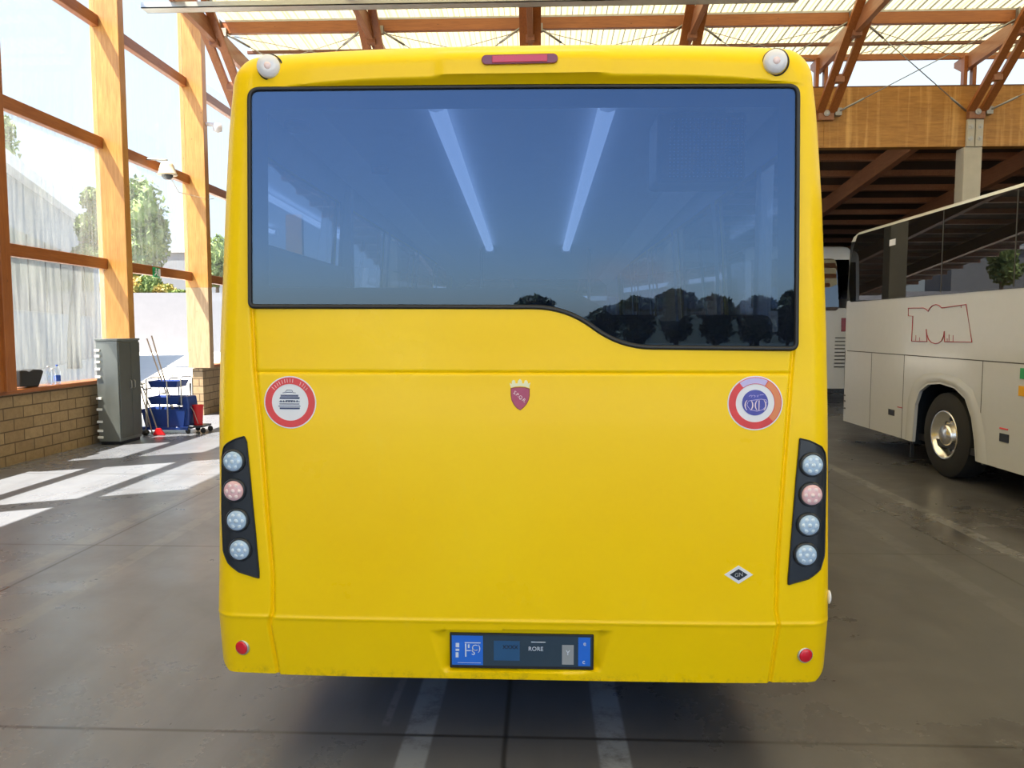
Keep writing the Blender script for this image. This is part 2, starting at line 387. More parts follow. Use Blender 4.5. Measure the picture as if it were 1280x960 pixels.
# ================================================================== YELLOW BUS
YB = 2.91
def B2(u, v, Y=YB): p = AY(u, v, Y); return (p.x, p.z)
R = .10
leftpx = [(868, 292), (862, 282), (852, 275), (830, 272), (760, 270), (700, 271), (600, 271), (500, 270), (420, 271), (330, 275), (250, 278), (170, 282), (120, 286), (100, 289)]
rightpx = [(868, 1022), (862, 1028), (852, 1033), (830, 1036), (760, 1038), (700, 1038), (600, 1038), (500, 1038), (420, 1037), (330, 1034), (250, 1031), (170, 1026), (120, 1022), (100, 1019)]
Lp = [B2(u, v, YB + .06) for v, u in leftpx]; Rp = [B2(u, v, YB + .06) for v, u in rightpx]
Lz = np.array([p[1] for p in Lp]); Lx = np.array([p[0] for p in Lp]) - .006
Rz = np.array([p[1] for p in Rp]); Rx = np.array([p[0] for p in Rp]) + .006
ZB = .385
topc = B2(655, 57, YB + .07)[1]
ZT = topc + .008
RC = .125
zc0 = ZT - .035 - RC
def top_z(x): return ZT - .030 * (abs(x + .07) / 1.1) ** 2.2
def WL(z): return np.interp(z, Lz, Lx)
def WR(z): return np.interp(z, Rz, Rx)
# closed outline, counter-clockwise from bottom-left
outline = []
for z in np.linspace(ZB, ZB + .07, 6): outline.append((float(WL(max(z, Lz[0]))) + .05 * (1 - (z - ZB) / .07) ** 2, z))
for z in np.linspace(ZB + .09, zc0, 26): outline.append((float(WL(z)), z))
xl = float(WL(zc0)); xr = float(WR(zc0))
for k in range(1, 9):
    a = k / 8 * PI / 2; outline.append((xl + RC * (1 - math.cos(a)), zc0 + (top_z(xl + RC) - zc0) * math.sin(a)))
for x in np.linspace(xl + RC, xr - RC, 20)[1:-1]: outline.append((float(x), float(top_z(x))))
for k in range(8, 0, -1):
    a = k / 8 * PI / 2; outline.append((xr - RC * (1 - math.cos(a)), zc0 + (top_z(xr - RC) - zc0) * math.sin(a)))
for z in np.linspace(zc0, ZB + .09, 26): outline.append((float(WR(z)), float(z)))
for z in np.linspace(ZB + .07, ZB, 6): outline.append((float(WR(max(z, Rz[0]))) - .05 * (1 - (z - ZB) / .07) ** 2, float(z)))
NOUT = len(outline)
OEXT = [(float(WL(ZB + .09)), -2.)] + [p for p in outline if p[1] >= ZB + .09] + [(float(WR(ZB + .09)), -2.)]
win = smooth_poly([B2(*p) for p in ((311, 111), (655, 107.5), (998, 107), (996, 436), (775, 434), (708, 384), (312, 383))], [.04, .3, .035, .025, .13, .16, .02], 8)
zwt = B2(655, 108)[1]
groL = [B2(*p) for p in ((312, 385), (316, 460), (325, 540), (333, 640), (340, 720), (340, 765), (335, 782), (340, 820), (347, 880))]
groR = [B2(*p) for p in ((994, 437), (990, 480), (985, 540), (977, 640), (972, 720), (971, 765), (974, 782), (970, 820), (964, 880))]
seam = [B2(316, 465), B2(990, 467)]
zcrease = B2(650, 777)[1]
rec = [B2(*p) for p in ((536, 788), (767, 788), (752, 843), (553, 843))]
recin = [B2(*p) for p in ((557, 788), (748, 788), (744, 841), (560, 841))]
zb_s = ZB
def sstep(a, b, x): t = np.clip((x - a) / (b - a), 0, 1); return t * t * (3 - 2 * t)
def surf(x, z, full=True):
    x = np.asarray(x, float); z = np.asarray(z, float)
    d = np.maximum(-sdf(x, z, OEXT), 0)
    dd = np.clip(d, 0, R)
    y = YB + R - np.sqrt(np.maximum(R * R - (R - dd) ** 2, 0)) * 1.0
    y = np.where(dd >= R, YB, y)
    xc = (x + .07) / 1.2; y = y + .018 * xc ** 4
    # roof brow above the glass, pad round the brake lamp
    lip = zwt + .034 * np.clip(1 - (np.abs(x + .06) / 1.02) ** 3.2, 0, 1)
    br = sstep(0, 1, (z - (zwt + .002)) / np.maximum(lip - zwt, .004)) * np.clip(1 - (np.abs(x + .06) / 1.05) ** 4, 0, 1)
    y = y - .035 * br * sstep(ZT + .0, ZT - .09, z)
    pw = np.abs(x - B2(652, 80)[0]); ph = B2(652, 62)[1] - z
    pad = sstep(.345, .27, pw - np.clip(.05 - ph, -.5, .05) * -0) * sstep(-.005, .02, ph) * sstep(lip - .004, lip + .004, z)
    y = y - .012 * pad
    # tuck under below the crease
    y = y + np.clip(zcrease - z, 0, 1) * .13 - .004 * np.exp(-((z - zcrease) / .006) ** 2)
    y = y + .010 * np.clip((z - .9) / .8, 0, 1) ** 2
    gl = sdf(x, z, groL, False); gr = sdf(x, z, groR, False)
    y = y + .016 * np.exp(-(gl / .0085) ** 2) + .013 * np.exp(-(gr / .0075) ** 2)
    # tailgate skin stands slightly proud of the corner posts
    ins = sstep(-.02, .01, x - np.interp(z, [p[1] for p in groL[::-1]], [p[0] for p in groL[::-1]])) * sstep(-.02, .01, np.interp(z, [p[1] for p in groR[::-1]], [p[0] for p in groR[::-1]]) - x)
    y = y - .006 * ins * sstep(B2(650, 384)[1] + .02, B2(650, 384)[1], z)
    sm = sdf(x, z, seam, False); y = y + .006 * np.exp(-(sm / .0042) ** 2)
    rr = sdf(x, z, recin); ro = sdf(x, z, rec)
    t = np.clip(-ro / np.maximum(-ro + np.maximum(rr, 0) + 1e-5, 1e-5), 0, 1); y = y + .030 * np.where(ro < 0, t, 0)
    return y
bus = thing('school_bus', (-.07, 7.2, 0), 'yellow single-deck bus seen squarely from behind, round speed stickers and crest on its tailgate', 'bus')
def heightfield(nx, nz):
    # denser sampling where edges run
    zs = np.concatenate([np.linspace(ZB, ZB + .07, 8)[:-1], np.linspace(ZB + .07, zc0, nz), np.linspace(zc0, ZT, 34)[1:]])
    na = int(nx * .14); nb = nx - 2 * na
    def dens(n, a, b):
        t = np.linspace(0, 1, n); return t + a * (np.sin(2 * PI * t) * -1) / (2 * PI)
    sa = dens(na, .75, 0); sb = dens(nb, .55, 0)
    X = np.zeros((len(zs), nx)); Z = np.zeros_like(X)
    oz = np.array([p[1] for p in outline]); half = NOUT // 2
    lz = np.array([p[1] for p in outline[:40]]); lx = np.array([p[0] for p in outline[:40]])
    rz = np.array([p[1] for p in outline[-40:][::-1]]); rx = np.array([p[0] for p in outline[-40:][::-1]])
    for i, z in enumerate(zs):
        a, b = np.interp(z, lz, lx), np.interp(z, rz, rx); gl_ = np.interp(z, [p[1] for p in groL[::-1]], [p[0] for p in groL[::-1]]); gr_ = np.interp(z, [p[1] for p in groR[::-1]], [p[0] for p in groR[::-1]])
        gl_ = max(gl_, a + .06); gr_ = min(gr_, b - .06)
        X[i] = np.concatenate([a + (gl_ - a) * sa, gl_ + (gr_ - gl_) * np.linspace(0, 1, nb + 2)[1:-1] if 0 else gl_ + (gr_ - gl_) * (sb * (1 - 2e-3) + 1e-3), gr_ + (b - gr_) * sa]); Z[i] = z
        Z[i] = np.minimum(Z[i], top_z(X[i]))
    return X, Z
X, Z = heightfield(430, 380); Yv = surf(X, Z)
wsd = sdf(X, Z, win); Yv = Yv + .022 * sstep(.002, -.004, wsd)
nz_, nx_ = X.shape
verts = np.stack([X, Yv, Z], -1).reshape(-1, 3) - np.array(bus.location)
inside = (wsd < -.045)
# holes for the corner lamp domes are left closed: the domes sit on the skin
faces = []
for i in range(nz_ - 1):
    for j in range(nx_ - 1):
        if inside[i, j] and inside[i + 1, j] and inside[i, j + 1] and inside[i + 1, j + 1]: continue
        a = i * nx_ + j; faces.append((a, a + 1, a + nx_ + 1, a + nx_))
me = bpy.data.meshes.new('rear_body'); me.from_pydata([tuple(v) for v in verts], [], faces)
me.materials.append(M['yellow_paint']); me.polygons.foreach_set('use_smooth', [True] * len(me.polygons))
me.set_sharp_from_angle(angle=math.radians(50))
o = bpy.data.objects.new('rear_body', me); C.objects.link(o); o.parent = bus
# body shell: rear outline carried forward, with side window openings
YE = 11.3
outl = [(x, z) for x, z in outline]
YS0 = surf(np.array([p[0] for p in outline]), np.array([p[1] for p in outline])) + .001
def shell_grid(outl, ys, skip, name, mat, inset=0, flare=None):
    bm = bmesh.new(); cx = -.07; cz = 1.6
    V = []
    for y in ys:
        row = []
        for x, z in outl:
            k = inset
            xx = x + (k if x < cx else -k) if abs(x - cx) > .9 else x; zz = z - k if z > ZT - .15 else z
            f = 1.0
            if y > YE - .35: f = 1 - .05 * ((y - (YE - .35)) / .35) ** 2
            yy_ = float(YS0[len(row)]) + inset if y == ys[0] else y
            row.append(bm.verts.new(((xx - cx) * f + cx, yy_, (zz - cz) * f + cz if z > 1.0 else zz)))
        V.append(row)
    for a in range(len(ys) - 1):
        for b in range(len(outl) - 1):
            zm = (outl[b][1] + outl[b + 1][1]) / 2; ym = (ys[a] + ys[a + 1]) / 2; xm = outl[b][0]
            if skip(xm, ym, zm): continue
            bm.faces.new((V[a][b], V[a][b + 1], V[a + 1][b + 1], V[a + 1][b]))
    return link(name, bm, mat, bus, auto=30)
ysta = sorted(set([YB + R] + [3.12, 3.2, 4.55, 4.65, 5.95, 6.05, 7.35, 7.45, 8.75, 8.85, 10.3] + [float(t) for t in np.linspace(10.9, YE, 6)]))
bays = [(3.2, 4.55), (4.65, 5.95), (6.05, 7.35), (7.45, 8.75), (8.85, 10.3)]
def skip_side(x, y, z): return 1.62 < z < 2.52 and any(a < y < b for a, b in bays) and abs(x + .07) > .8
yoff = shell_grid(outl, ysta, skip_side, 'side_shell', 'yellow_paint')
def skipin(x, y, z): return skip_side(x, y, z) or z < .9
shell_grid(outl, ysta, skipin, 'interior_lining', 'interior_grey', .045)
# glazing
def lathe_ring(pts, y, r, name, mat): return MB().tube([(x, y, z) for x, z in pts], r, 8, True).build(name, mat, bus, smooth=True)
Yg = YB + .006
glass = MB().poly([(x, Yg, z) for x, z in win], (0, .005, 0)).build('rear_window', 'bus_glass', bus)
ys_ = surf(np.array([p[0] for p in win]), np.array([p[1] for p in win]))
wseal = MB().tube([(x, min(Yg, y_ + .004), z) for (x, z), y_ in zip(win, ys_)], .0095, 8, True).build('window_seal', 'black_rubber', bus, smooth=True)
# printed border behind the glass (ring between the outline and an inner rectangle)
fin = smooth_poly([B2(*p) for p in ((333, 136), (655, 134), (974, 132), (974, 415), (790, 413), (722, 360), (334, 359))], [.01, .3, .01, .01, .12, .15, .01], 8)
MB().grid([[(x, Yg + .009, z) for x, z in win + win[:1]], [(x, Yg + .009, z) for x, z in fin + fin[:1]]]).build('window_border', 'frit_black', bus)
for sx in (-1, 1):
    for a, b in bays:
        k = 0 if sx < 0 else 1
        x0 = float(WL(1.62)) if sx < 0 else float(WR(1.62)); x1 = float(WL(2.52)) if sx < 0 else float(WR(2.52))
        MB().poly([(x0 - sx * .004, a - .02, 1.58), (x0 - sx * .004, b + .02, 1.58), (x1 - sx * .004, b + .02, 2.56), (x1 - sx * .004, a - .02, 2.56)]).build('side_window', 'side_glass', bus)
# front end
fo = [((x + .07) * .95 - .07, (z - 1.6) * .95 + 1.6 if z > 1 else z) for x, z in outl]
MB().poly([(x, YE, z) for x, z in fo if z < 1.35] ).build('front_panel', 'yellow_paint', bus)
MB().poly([(x, YE, z) for x, z in fo if z >= 1.3]).build('windscreen', 'side_glass', bus)
# interior
XL, XR = float(WL(1.6)) + .05, float(WR(1.6)) - .05
MB().box(XL, XR, YB + .12, YE - .1, .98, 1.02).build('cabin_floor', 'interior_floor', bus)
def cz(y): return 2.79 - (y - 3.2) * .036
MB().grid([[(XL + .12, y, cz(y) - .10), (XL + .26, y, cz(y)), (XR - .26, y, cz(y)), (XR - .12, y, cz(y) - .10)] for y in (3.06, 4, 6, 8, 10, YE - .3)]).build('cabin_ceiling', 'ceiling_grey', bus)
for (u0, v0, u1, v1, w0) in ((545, 135, 612, 312, .078), (760, 135, 708, 312, .078)):
    a = AY(u0, v0, 3.22); b = AY(u1, v1, 7.6)
    st = MB(); q = w0 / 2
    st.grid([[(p.x - q, p.y, p.z + .015), (p.x - q * .8, p.y, p.z - .01), (p.x, p.y, p.z - .018), (p.x + q * .8, p.y, p.z - .01), (p.x + q, p.y, p.z + .015)] for p in (a, a.lerp(b, .5), b)])
    s_ = st.build('ceiling_light_strip', 'interior_light', bus, smooth=True)
    MB().box(b.x - q - .01, b.x + q + .01, b.y, b.y + .06, b.z - .03, b.z + .03, .01).build('strip_end_cap', 'pillar_light', bus)
# cooling unit grille
p0, p1 = AY(822, 140, 3.10), AY(932, 226, 3.10)
g = MB().box(p0.x, p1.x, 3.10, 3.35, p1.z, p0.z, .02).build('cooling_unit', 'frit_black', bus)
q0, q1 = AY(836, 147, 3.095), AY(934, 222, 3.095)
gm = MB()
for i in range(20):
    for j in range(17):
        x = q0.x + (q1.x - q0.x) * (i + .5) / 20; z = q1.z + (q0.z - q1.z) * (j + .5) / 17
        gm.lathe([(0, -.004), (.0024, -.003), (.0028, 0)], (x, 3.098, z), (0, 1, 0), 6)
gm.build('grille_dots', 'lens_white', g)
for u, v, Y, s in ((371, 160, 3.35, .055), (475, 214, 4.4, .05)):
    p = AY(u, v, Y)
    MB().lathe([(0, -.012), (s * .9, -.010), (s, 0), (s, .02)], (p.x, p.y, p.z), (0, 0, 1), 24).build('ceiling_speaker', 'frit_black', bus, smooth=True)
# interior pillars, poles and seats
for u, Y in ((432, 4.6), (957, 3.75)):
    p = AY(u, 300, Y); MB().box(p.x - .035, p.x + .035, Y, Y + .07, 1.02, cz(Y) - .08, .01).build('interior_pillar', 'pillar_light', bus)
for x, y in ((-.62, 7.9), (.5, 7.9)):
    MB().tube([(x, y, 1.02), (x, y, cz(y))], .016).build('grab_pole', 'steel', bus, smooth=True)
for xx in (XL, XR - .03): MB().box(xx, xx + .03, 3.06, YE - .4, 1.02, 1.60).build('shade_panel', 'housing_dark', bus)  # dark panels added to deepen the shade in the lower cabin
MB().box(XL, XR, YE - .45, YE - .4, 1.02, 1.75).build('dashboard', 'housing_dark', bus)
MB().box(XL + .02, XR - .02, 3.04, 3.14, 1.02, 1.72, .03).build('rear_bench', 'seat_fabric', bus)
MB().box(XL, XL + .10, 3.06, 4.5, 1.02, 2.16, .02).build('rear_locker', 'interior_grey', bus)
def seat(x, y, zt):
    s = MB(); s.box(x - .21, x + .21, y, y + .10, 1.42, zt, .045).build('seat_backrest', 'seat_fabric', bus, smooth=False)
    MB().box(x - .21, x + .21, y + .08, y + .5, 1.38, 1.5, .03).build('seat_cushion', 'seat_fabric', bus)
for r_ in range(6):
    y = 3.42 + r_ * .95
    for x in ((.84, .34, -.5, -.93) if r_ == 0 else (.84, .42, -.62, -.98)): seat(x, y, 1.86 if r_ < 1 else 1.84)
p0 = AY(765, 382, 3.3)
MB().box(p0.x - .02, p0.x + .02, 3.3, 3.36, p0.z - .04, p0.z + .04, .01).build('interior_handle', 'white_trim', bus)
# ---- tail lamp clusters
def poly_span(edge_l, edge_r, n=40, m=14, off=-.004):
    lz = [p[1] for p in edge_l]; lx = [p[0] for p in edge_l]; rz = [p[1] for p in edge_r]; rx = [p[0] for p in edge_r]
    z0, z1 = max(min(lz), min(rz)), min(max(lz), max(rz)); G = []
    zs = z0 + (z1 - z0) * (.5 - .5 * np.cos(np.linspace(0, PI, n)))
    for z in zs:
        a = np.interp(z, lz[::-1], lx[::-1]); b = np.interp(z, rz[::-1], rx[::-1]); xs = np.linspace(a, b, m)
        ys = surf(xs, np.full(m, z)) + off; G.append([Vector((x, y, z)) for x, y in zip(xs, ys)])
    return G
clus = {'L': dict(l=[(306, 545.5), (297, 548), (284, 554), (278, 560), (275.5, 572), (275, 640), (278, 690), (286, 704), (300, 714), (325, 721)],
                 r=[(306, 545.5), (309, 552), (314, 600), (320, 660), (325, 715), (325, 721)],
                 lens=[(293, 576, 12.6), (294, 612.5, 12.8), (298, 649.5, 12.8), (301.5, 686, 12.8)]),
        'R': dict(l=[(999, 548), (998, 560), (994, 600), (989, 660), (984, 722), (984, 729)],
                 r=[(999, 548), (1012, 551), (1028, 559), (1034, 568), (1035.5, 585), (1033.5, 640), (1032, 695), (1025, 712), (1010, 722), (984, 729)],
                 lens=[(1014, 580.5, 12.8), (1013, 617.5, 12.8), (1009.5, 655, 12.6), (1006, 692, 12.8)])}
for k, d in clus.items():
    G = poly_span([B2(*p, YB + .02) for p in d['l']], [B2(*p, YB + .02) for p in d['r']])
    mb = MB(); mb.grid(G); mb.grid([[p + Vector((0, .02, 0)) for p in row] for row in G])
    hs = mb.build('tail_lamp_cluster', 'housing_dark', bus, smooth=True)
    bd = [r[0] for r in G] + [r[-1] for r in G[::-1]]
    MB().tube([p + Vector((0, -.0005, 0)) for p in bd], .0034, 6, True).build('cluster_rim', 'black_rubber', hs, smooth=True)
    for i, (u, v, r) in enumerate(d['lens']):
        x, z = B2(u, v, YB + .015); rr = r / F * YB * 1.02
        e = .01; y0 = float(surf(x, z)); nx = float(surf(x + e, z) - surf(x - e, z)) / (2 * e)
        nrm = Vector((nx * .6, -1, 0)).normalized(); c = Vector((x, y0 - .006, z))
        ring = MB().lathe([(rr * 1.22, -.006), (rr * 1.20, .004), (rr * 1.1, .010), (rr * 1.02, .011), (rr * 1.0, .004)], c, nrm, 36).build('lamp_bezel', 'housing_dark', hs, smooth=True)
        lm = MB().lathe([(rr * 1.0, .0), (rr * .99, .011), (rr * .93, .0155), (rr * .5, .018), (0, .019)], c, nrm, 36)
        ln = lm.build('lamp_lens', 'lens_pink' if i == 1 else 'lens_clear', hs, smooth=True)
        led = MB(); q = Vector((0, 0, 1)); w = nrm.cross(q)
        for t in range(7):
            a = t * PI / 3; rad = 0 if t == 6 else rr * .58
            pc = c + nrm * (.0165 if rad else .0185) + (q * math.sin(a) + w * math.cos(a)) * rad
            led.lathe([(rr * .25, -.002), (rr * .20, .0012), (0, .002)], pc, nrm, 14)
        led.build('lamp_emitter', 'led_pink' if i == 1 else 'led_clear', hs, smooth=True)
# ---- corner domes, reflectors
for u, v in ((334.5, 82), (968.5, 77)):
    x, z = B2(u, v, YB - .0); rr = 14.3 / F * YB; y0 = float(surf(x, z))
    c = Vector((x, y0 + .012, z)); n = Vector((.12 if x < 0 else -.02, -1, -.10)).normalized()
    b = MB().lathe([(rr * 1.14, -.01), (rr * 1.12, .018), (rr * 1.0, .02)], c + Vector((.004, 0, -.001)), n, 36).build('marker_lamp', 'black_rubber', bus, smooth=True)
    MB().lathe([(rr, 0), (rr * .99, .028), (rr * .90, .036), (rr * .5, .043), (0, .045)], c, n, 36).build('marker_lens', 'lens_white', b, smooth=True)
    MB().lathe([(rr * .3, 0), (rr * .26, .002), (0, .003)], c + n * .0445, n, 20).build('marker_bulb', 'led_pink', b, smooth=True)
for u, v in ((302.5, 809.5), (1006.5, 819)):
    x, z = B2(u, v, YB + .03); rr = 9.3 / F * YB; y0 = float(surf(x, z)); c = Vector((x, y0 + .004, z)); n = Vector((-.25 if x < 0 else .2, -1, -.05)).normalized()
    b = MB().lathe([(rr * 1.12, -.012), (rr * 1.12, .006), (rr, .009), (rr * .9, .006)], c, n, 32).build('round_reflector', 'silver', bus, smooth=True)
    MB().lathe([(rr * .96, 0), (rr * .94, .010), (rr * .8, .0125), (0, .014)], c, n, 32).build('reflector_lens', 'red_reflector', b, smooth=True)
# side repeater just round the right corner
p = AY(1036, 746, YB + .07); MB().blob(p, (.008, .02, .028), 3, 0).build('side_marker', 'lens_white', bus, smooth=True)
# ---- high brake lamp
a, b = B2(603, 80), B2(697, 78); y0 = float(surf((a[0] + b[0]) / 2, a[1])) ; hh = .0175
def capsule(x0, x1, z0, z1, h, y, d, name, mat, parent, n=10):
    pts = []
    for k in range(n + 1):
        t = -PI / 2 + PI * k / n; pts.append((x1 - h + h * math.cos(t), y, z1 + h * math.sin(t)))
    for k in range(n + 1):
        t = PI / 2 + PI * k / n; pts.append((x0 + h + h * math.cos(t), y, z0 + h * math.sin(t)))
    return MB().poly(pts, (0, d, 0)).build(name, mat, parent, bev=.002)
bl = capsule(a[0], b[0], a[1], b[1], hh, y0 - .010, .02, 'high_brake_lamp', 'brake_end', bus)
xa, xb = B2(616, 80)[0], B2(684, 78)[0]
MB().poly([(xa, y0 - .014, a[1] - .0125), (xb, y0 - .014, b[1] - .0125), (xb, y0 - .014, b[1] + .0125), (xa, y0 - .014, a[1] + .0125)], (0, .008, 0)).build('brake_lens', 'brake_red', bl, bev=.002)
# ---- speed stickers
def disc(c, r0, r1, y, name, mat, parent, dep=.0012, n=64):
    m_ = MB(); n_ = Vector((0, -1, 0))
    prof = [(r1, 0), (r1, dep)] + ([(r0, dep), (r0, 0)] if r0 > 0 else [(0, dep)])
    return m_.lathe(prof, (c[0], y, c[1]), n_, n).build(name, mat, parent)
def stk(u, v, rpx):
    c = B2(u, v); y = float(min(surf(c[0] - .08, c[1]), surf(c[0] + .08, c[1]), surf(c[0], c[1]))) - .0008; r = rpx / F * YB
    return c, y, r, disc(c, 0, r, y, 'speed_sticker', 'white_sticker', bus)
c, y, r, s1 = stk(362.5, 503, 33.5)
disc(c, r * .70, r * .955, y - .0012, 'red_ring', 'red_ring', s1)
mk = MB()
def rowbar(mk, uc, v, w, h, y):
    p = B2(uc - w / 2, v); q = B2(uc + w / 2, v); z = p[1]; hh = h / F * YB / 2; mk.box(p[0], q[0], y - .001, y, z - hh, z + hh)
S = 85 / 960.
def zz(x, y_): return 320 + x * S, 460 + y_ * S
for (x, yy, w, h) in ((470, 385, 250, 14), (470, 400, 250, 10), (475, 420, 280, 16), (470, 432, 280, 10), (470, 460, 110, 10), (470, 474, 290, 10), (470, 508, 280, 12), (470, 538, 310, 12), (475, 565, 285, 16), (475, 577, 280, 9)):
    u, v = zz(x, yy); rowbar(mk, u, v, w * S, h * S, y - .0012)
for x in range(350, 600, 38):
    u, v = zz(x, 470); rowbar(mk, u, v, 18 * S, 26 * S, y - .0012)
pts = [B2(*zz(*q)) for q in ((375, 352), (410, 345), (430, 312), (505, 312), (520, 350), (560, 352))]
mk.tube([(p[0], y - .0015, p[1]) for p in pts], .0011, 5)
rowbar(mk, *zz(465, 342), 90 * S, 8 * S, y - .0012)
mk.build('printed_emblem', 'navy_ink', s1)
mt = MB()
for k in range(15):
    t = math.radians(140 - k * 7.3); cc = (c[0] + r * .83 * math.cos(t), c[1] + r * .83 * math.sin(t)); dx, dz = math.cos(t) * .0075, math.sin(t) * .0075
    if k in (9, 10): continue
    mt.tube([(cc[0] - dx, y - .0026, cc[1] - dz), (cc[0] + dx * (.4 if k % 3 else 1), y - .0026, cc[1] + dz)], .0010, 4)
mt.build('ring_lettering', 'pale_pink', s1)
c, y, r, s2 = stk(944, 504, 34)
disc(c, r * .70, r * .955, y - .0012, 'red_ring', 'red_ring', s2)
ar = MB(); N_ = 20
for (t0, t1, mat, nm) in ((-45, 60, 'ring_orange', 'orange_arc'), (62, 128, 'lilac', 'faded_arc')):
    ar = MB(); T = [math.radians(t0 + (t1 - t0) * k / N_) for k in range(N_ + 1)]
    ar.grid([[(c[0] + r * .72 * math.cos(t), y - .0028, c[1] + r * .72 * math.sin(t)) for t in T], [(c[0] + r * .93 * math.cos(t), y - .0028, c[1] + r * .93 * math.sin(t)) for t in T]]); ar.build(nm, mat, s2)
c2 = (c[0], c[1] + .002); disc(c2, 0, r * .47, y - .0014, 'blue_disc', 'blue_disc', s2)
S2 = 90 / 1016.
def z2(x, y_): return B2(900 + x * S2, 460 + y_ * S2)
ln = MB()
for pl in (((410, 400), (430, 385), (460, 390), (440, 410)), ((470, 385), (500, 395), (485, 412)), ((520, 385), (530, 410), (545, 380)), ((560, 382), (590, 378), (615, 378)),
           ((395, 470), (430, 460), (500, 450), (580, 440), (650, 450), (665, 480), (640, 510)), ((395, 480), (380, 520), (400, 555), (430, 590), (520, 610), (600, 590), (640, 550))):
    ln.tube([(z2(*q)[0], y - .0032, z2(*q)[1]) for q in pl], .0012, 5)
ln.build('printed_swirl', 'lilac', s2)
text('( )(| )', 'printed_letters', 'pale_pink', s2, (z2(500, 515)[0], y - .0034, z2(500, 515)[1]), (1, 0, 0), (0, 0, 1), .042)
# ---- shield
S3 = 60 / 1047.
def z3(x, y_): return B2(620 + x * S3, 465 + y_ * S3)
x0, z0 = z3(525, 550); ysd = float(surf(x0, z0)) - .001
def shp(pts, y, name, mat, parent, dep=.0015): return MB().poly([(z3(*p)[0], y, z3(*p)[1]) for p in pts], (0, dep, 0)).build(name, mat, parent)
sh = [(320, 355), (400, 335), (530, 328), (640, 335), (738, 365), (736, 520), (715, 610), (670, 700), (600, 780), (530, 838), (450, 790), (385, 710), (340, 620), (322, 520)]
so = shp(sh, ysd - .001, 'city_crest', 'maroon_edge', bus)
shp([(530 + (x - 530) * .93, 560 + (y_ - 560) * .93) for x, y_ in sh], ysd - .0022, 'shield_field', 'maroon', so)
cr = [(300, 240), (345, 262), (345, 200), (380, 168), (420, 195), (425, 250), (470, 250), (480, 190), (520, 148), (565, 190), (575, 250), (610, 250), (625, 185), (665, 175), (690, 215), (700, 255), (755, 232), (730, 300), (735, 352), (640, 320), (530, 308), (420, 318), (325, 345)]
shp(cr, ysd - .001, 'crown', 'crown_pale', so)
rt = Vector((1, 0, -.82)).normalized(); upv = Vector((.82, 0, 1)).normalized()
text('S.P.Q.R.', 'crest_lettering', 'pale_pink', so, (z3(520, 540)[0], ysd - .0032, z3(520, 540)[1]), rt, upv, .0185)
# ---- diamond fuel badge
x0, z0 = B2(923, 718); yd = float(surf(x0, z0)) - .001
def dia(s, y, name, mat, parent): return MB().poly([(B2(923 + a * s, 718 + b * s)[0], y, B2(923 + a * s, 718 + b * s)[1]) for a, b in ((-18, 0), (0, -11.5), (18, 0), (0, 11.5))], (0, .002, 0)).build(name, mat, parent)
dd_ = dia(1, yd - .001, 'diamond_badge', 'white_sticker', bus); dia(.62, yd - .0022, 'badge_field', 'housing_dark', dd_)
text('GN', 'badge_letters', 'silver', dd_, (x0, yd - .004, z0), (1, 0, .15), (0, 0, 1), .022)
# ---- number plate
pc = [B2(*p) for p in ((562, 791), (742, 791), (742, 838), (562, 838))]
yp = float(surf((pc[0][0] + pc[1][0]) / 2, (pc[0][1] + pc[2][1]) / 2)) - .016
PW = AY(562, 791, yp), AY(742, 838, yp)
fr_ = MB().box(PW[0].x, PW[1].x, yp, yp + .02, PW[1].z, PW[0].z, .004).build('number_plate', 'black_rubber', bus)
S4 = 230 / 1280.
def z4(x, y_): p = AY(540 + x * S4, 780 + y_ * S4, yp); return p.x, p.z
def pbox(x0, y0, x1, y1, k, name, mat): a = z4(x0, y0); b = z4(x1, y1); return MB().box(a[0], b[0], yp - .001 * k, yp + .002, b[1], a[1]).build(name, mat, fr_)
pbox(135, 75, 1110, 300, 1, 'plate_face', 'plate_dark'); pbox(138, 78, 355, 285, 2, 'blue_band', 'plate_blue'); pbox(1018, 92, 1100, 292, 2, 'blue_band', 'plate_blue')
pbox(430, 115, 610, 255, 1.6, 'plate_smudge', 'plate_mid'); pbox(905, 145, 985, 282, 1.8, 'grey_sticker', 'sticker_grey')
w = MB()
def wb(x0, y0, x1, y1): a = z4(x0, y0); b = z4(x1, y1); w.box(a[0], b[0], yp - .003, yp, b[1], a[1])
wb(165, 130, 190, 160); wb(165, 170, 190, 185); wb(165, 195, 185, 230); wb(228, 125, 338, 133); wb(230, 135, 240, 225); wb(250, 140, 262, 165); wb(240, 180, 270, 186); wb(180, 265, 340, 270); wb(690, 122, 790, 128)
w.build('white_marks', 'plate_white', fr_)
for t, x, y_, s in (('S', 288, 195, .034), ('C)', 308, 165, .036), ('RORE', 722, 172, .024), ('Y', 945, 200, .028), ('e', 1062, 135, .026), ('c', 1055, 262, .026)):
    q = z4(x, y_); text(t, 'plate_lettering', 'plate_white', fr_, (q[0], yp - .0035, q[1]), (1, 0, 0), (0, 0, 1), s)
q = z4(545, 160); text('XXXX', 'plate_lettering', 'black_rubber', fr_, (q[0], yp - .003, q[1]), (1, 0, 0), (0, 0, 1), .022)
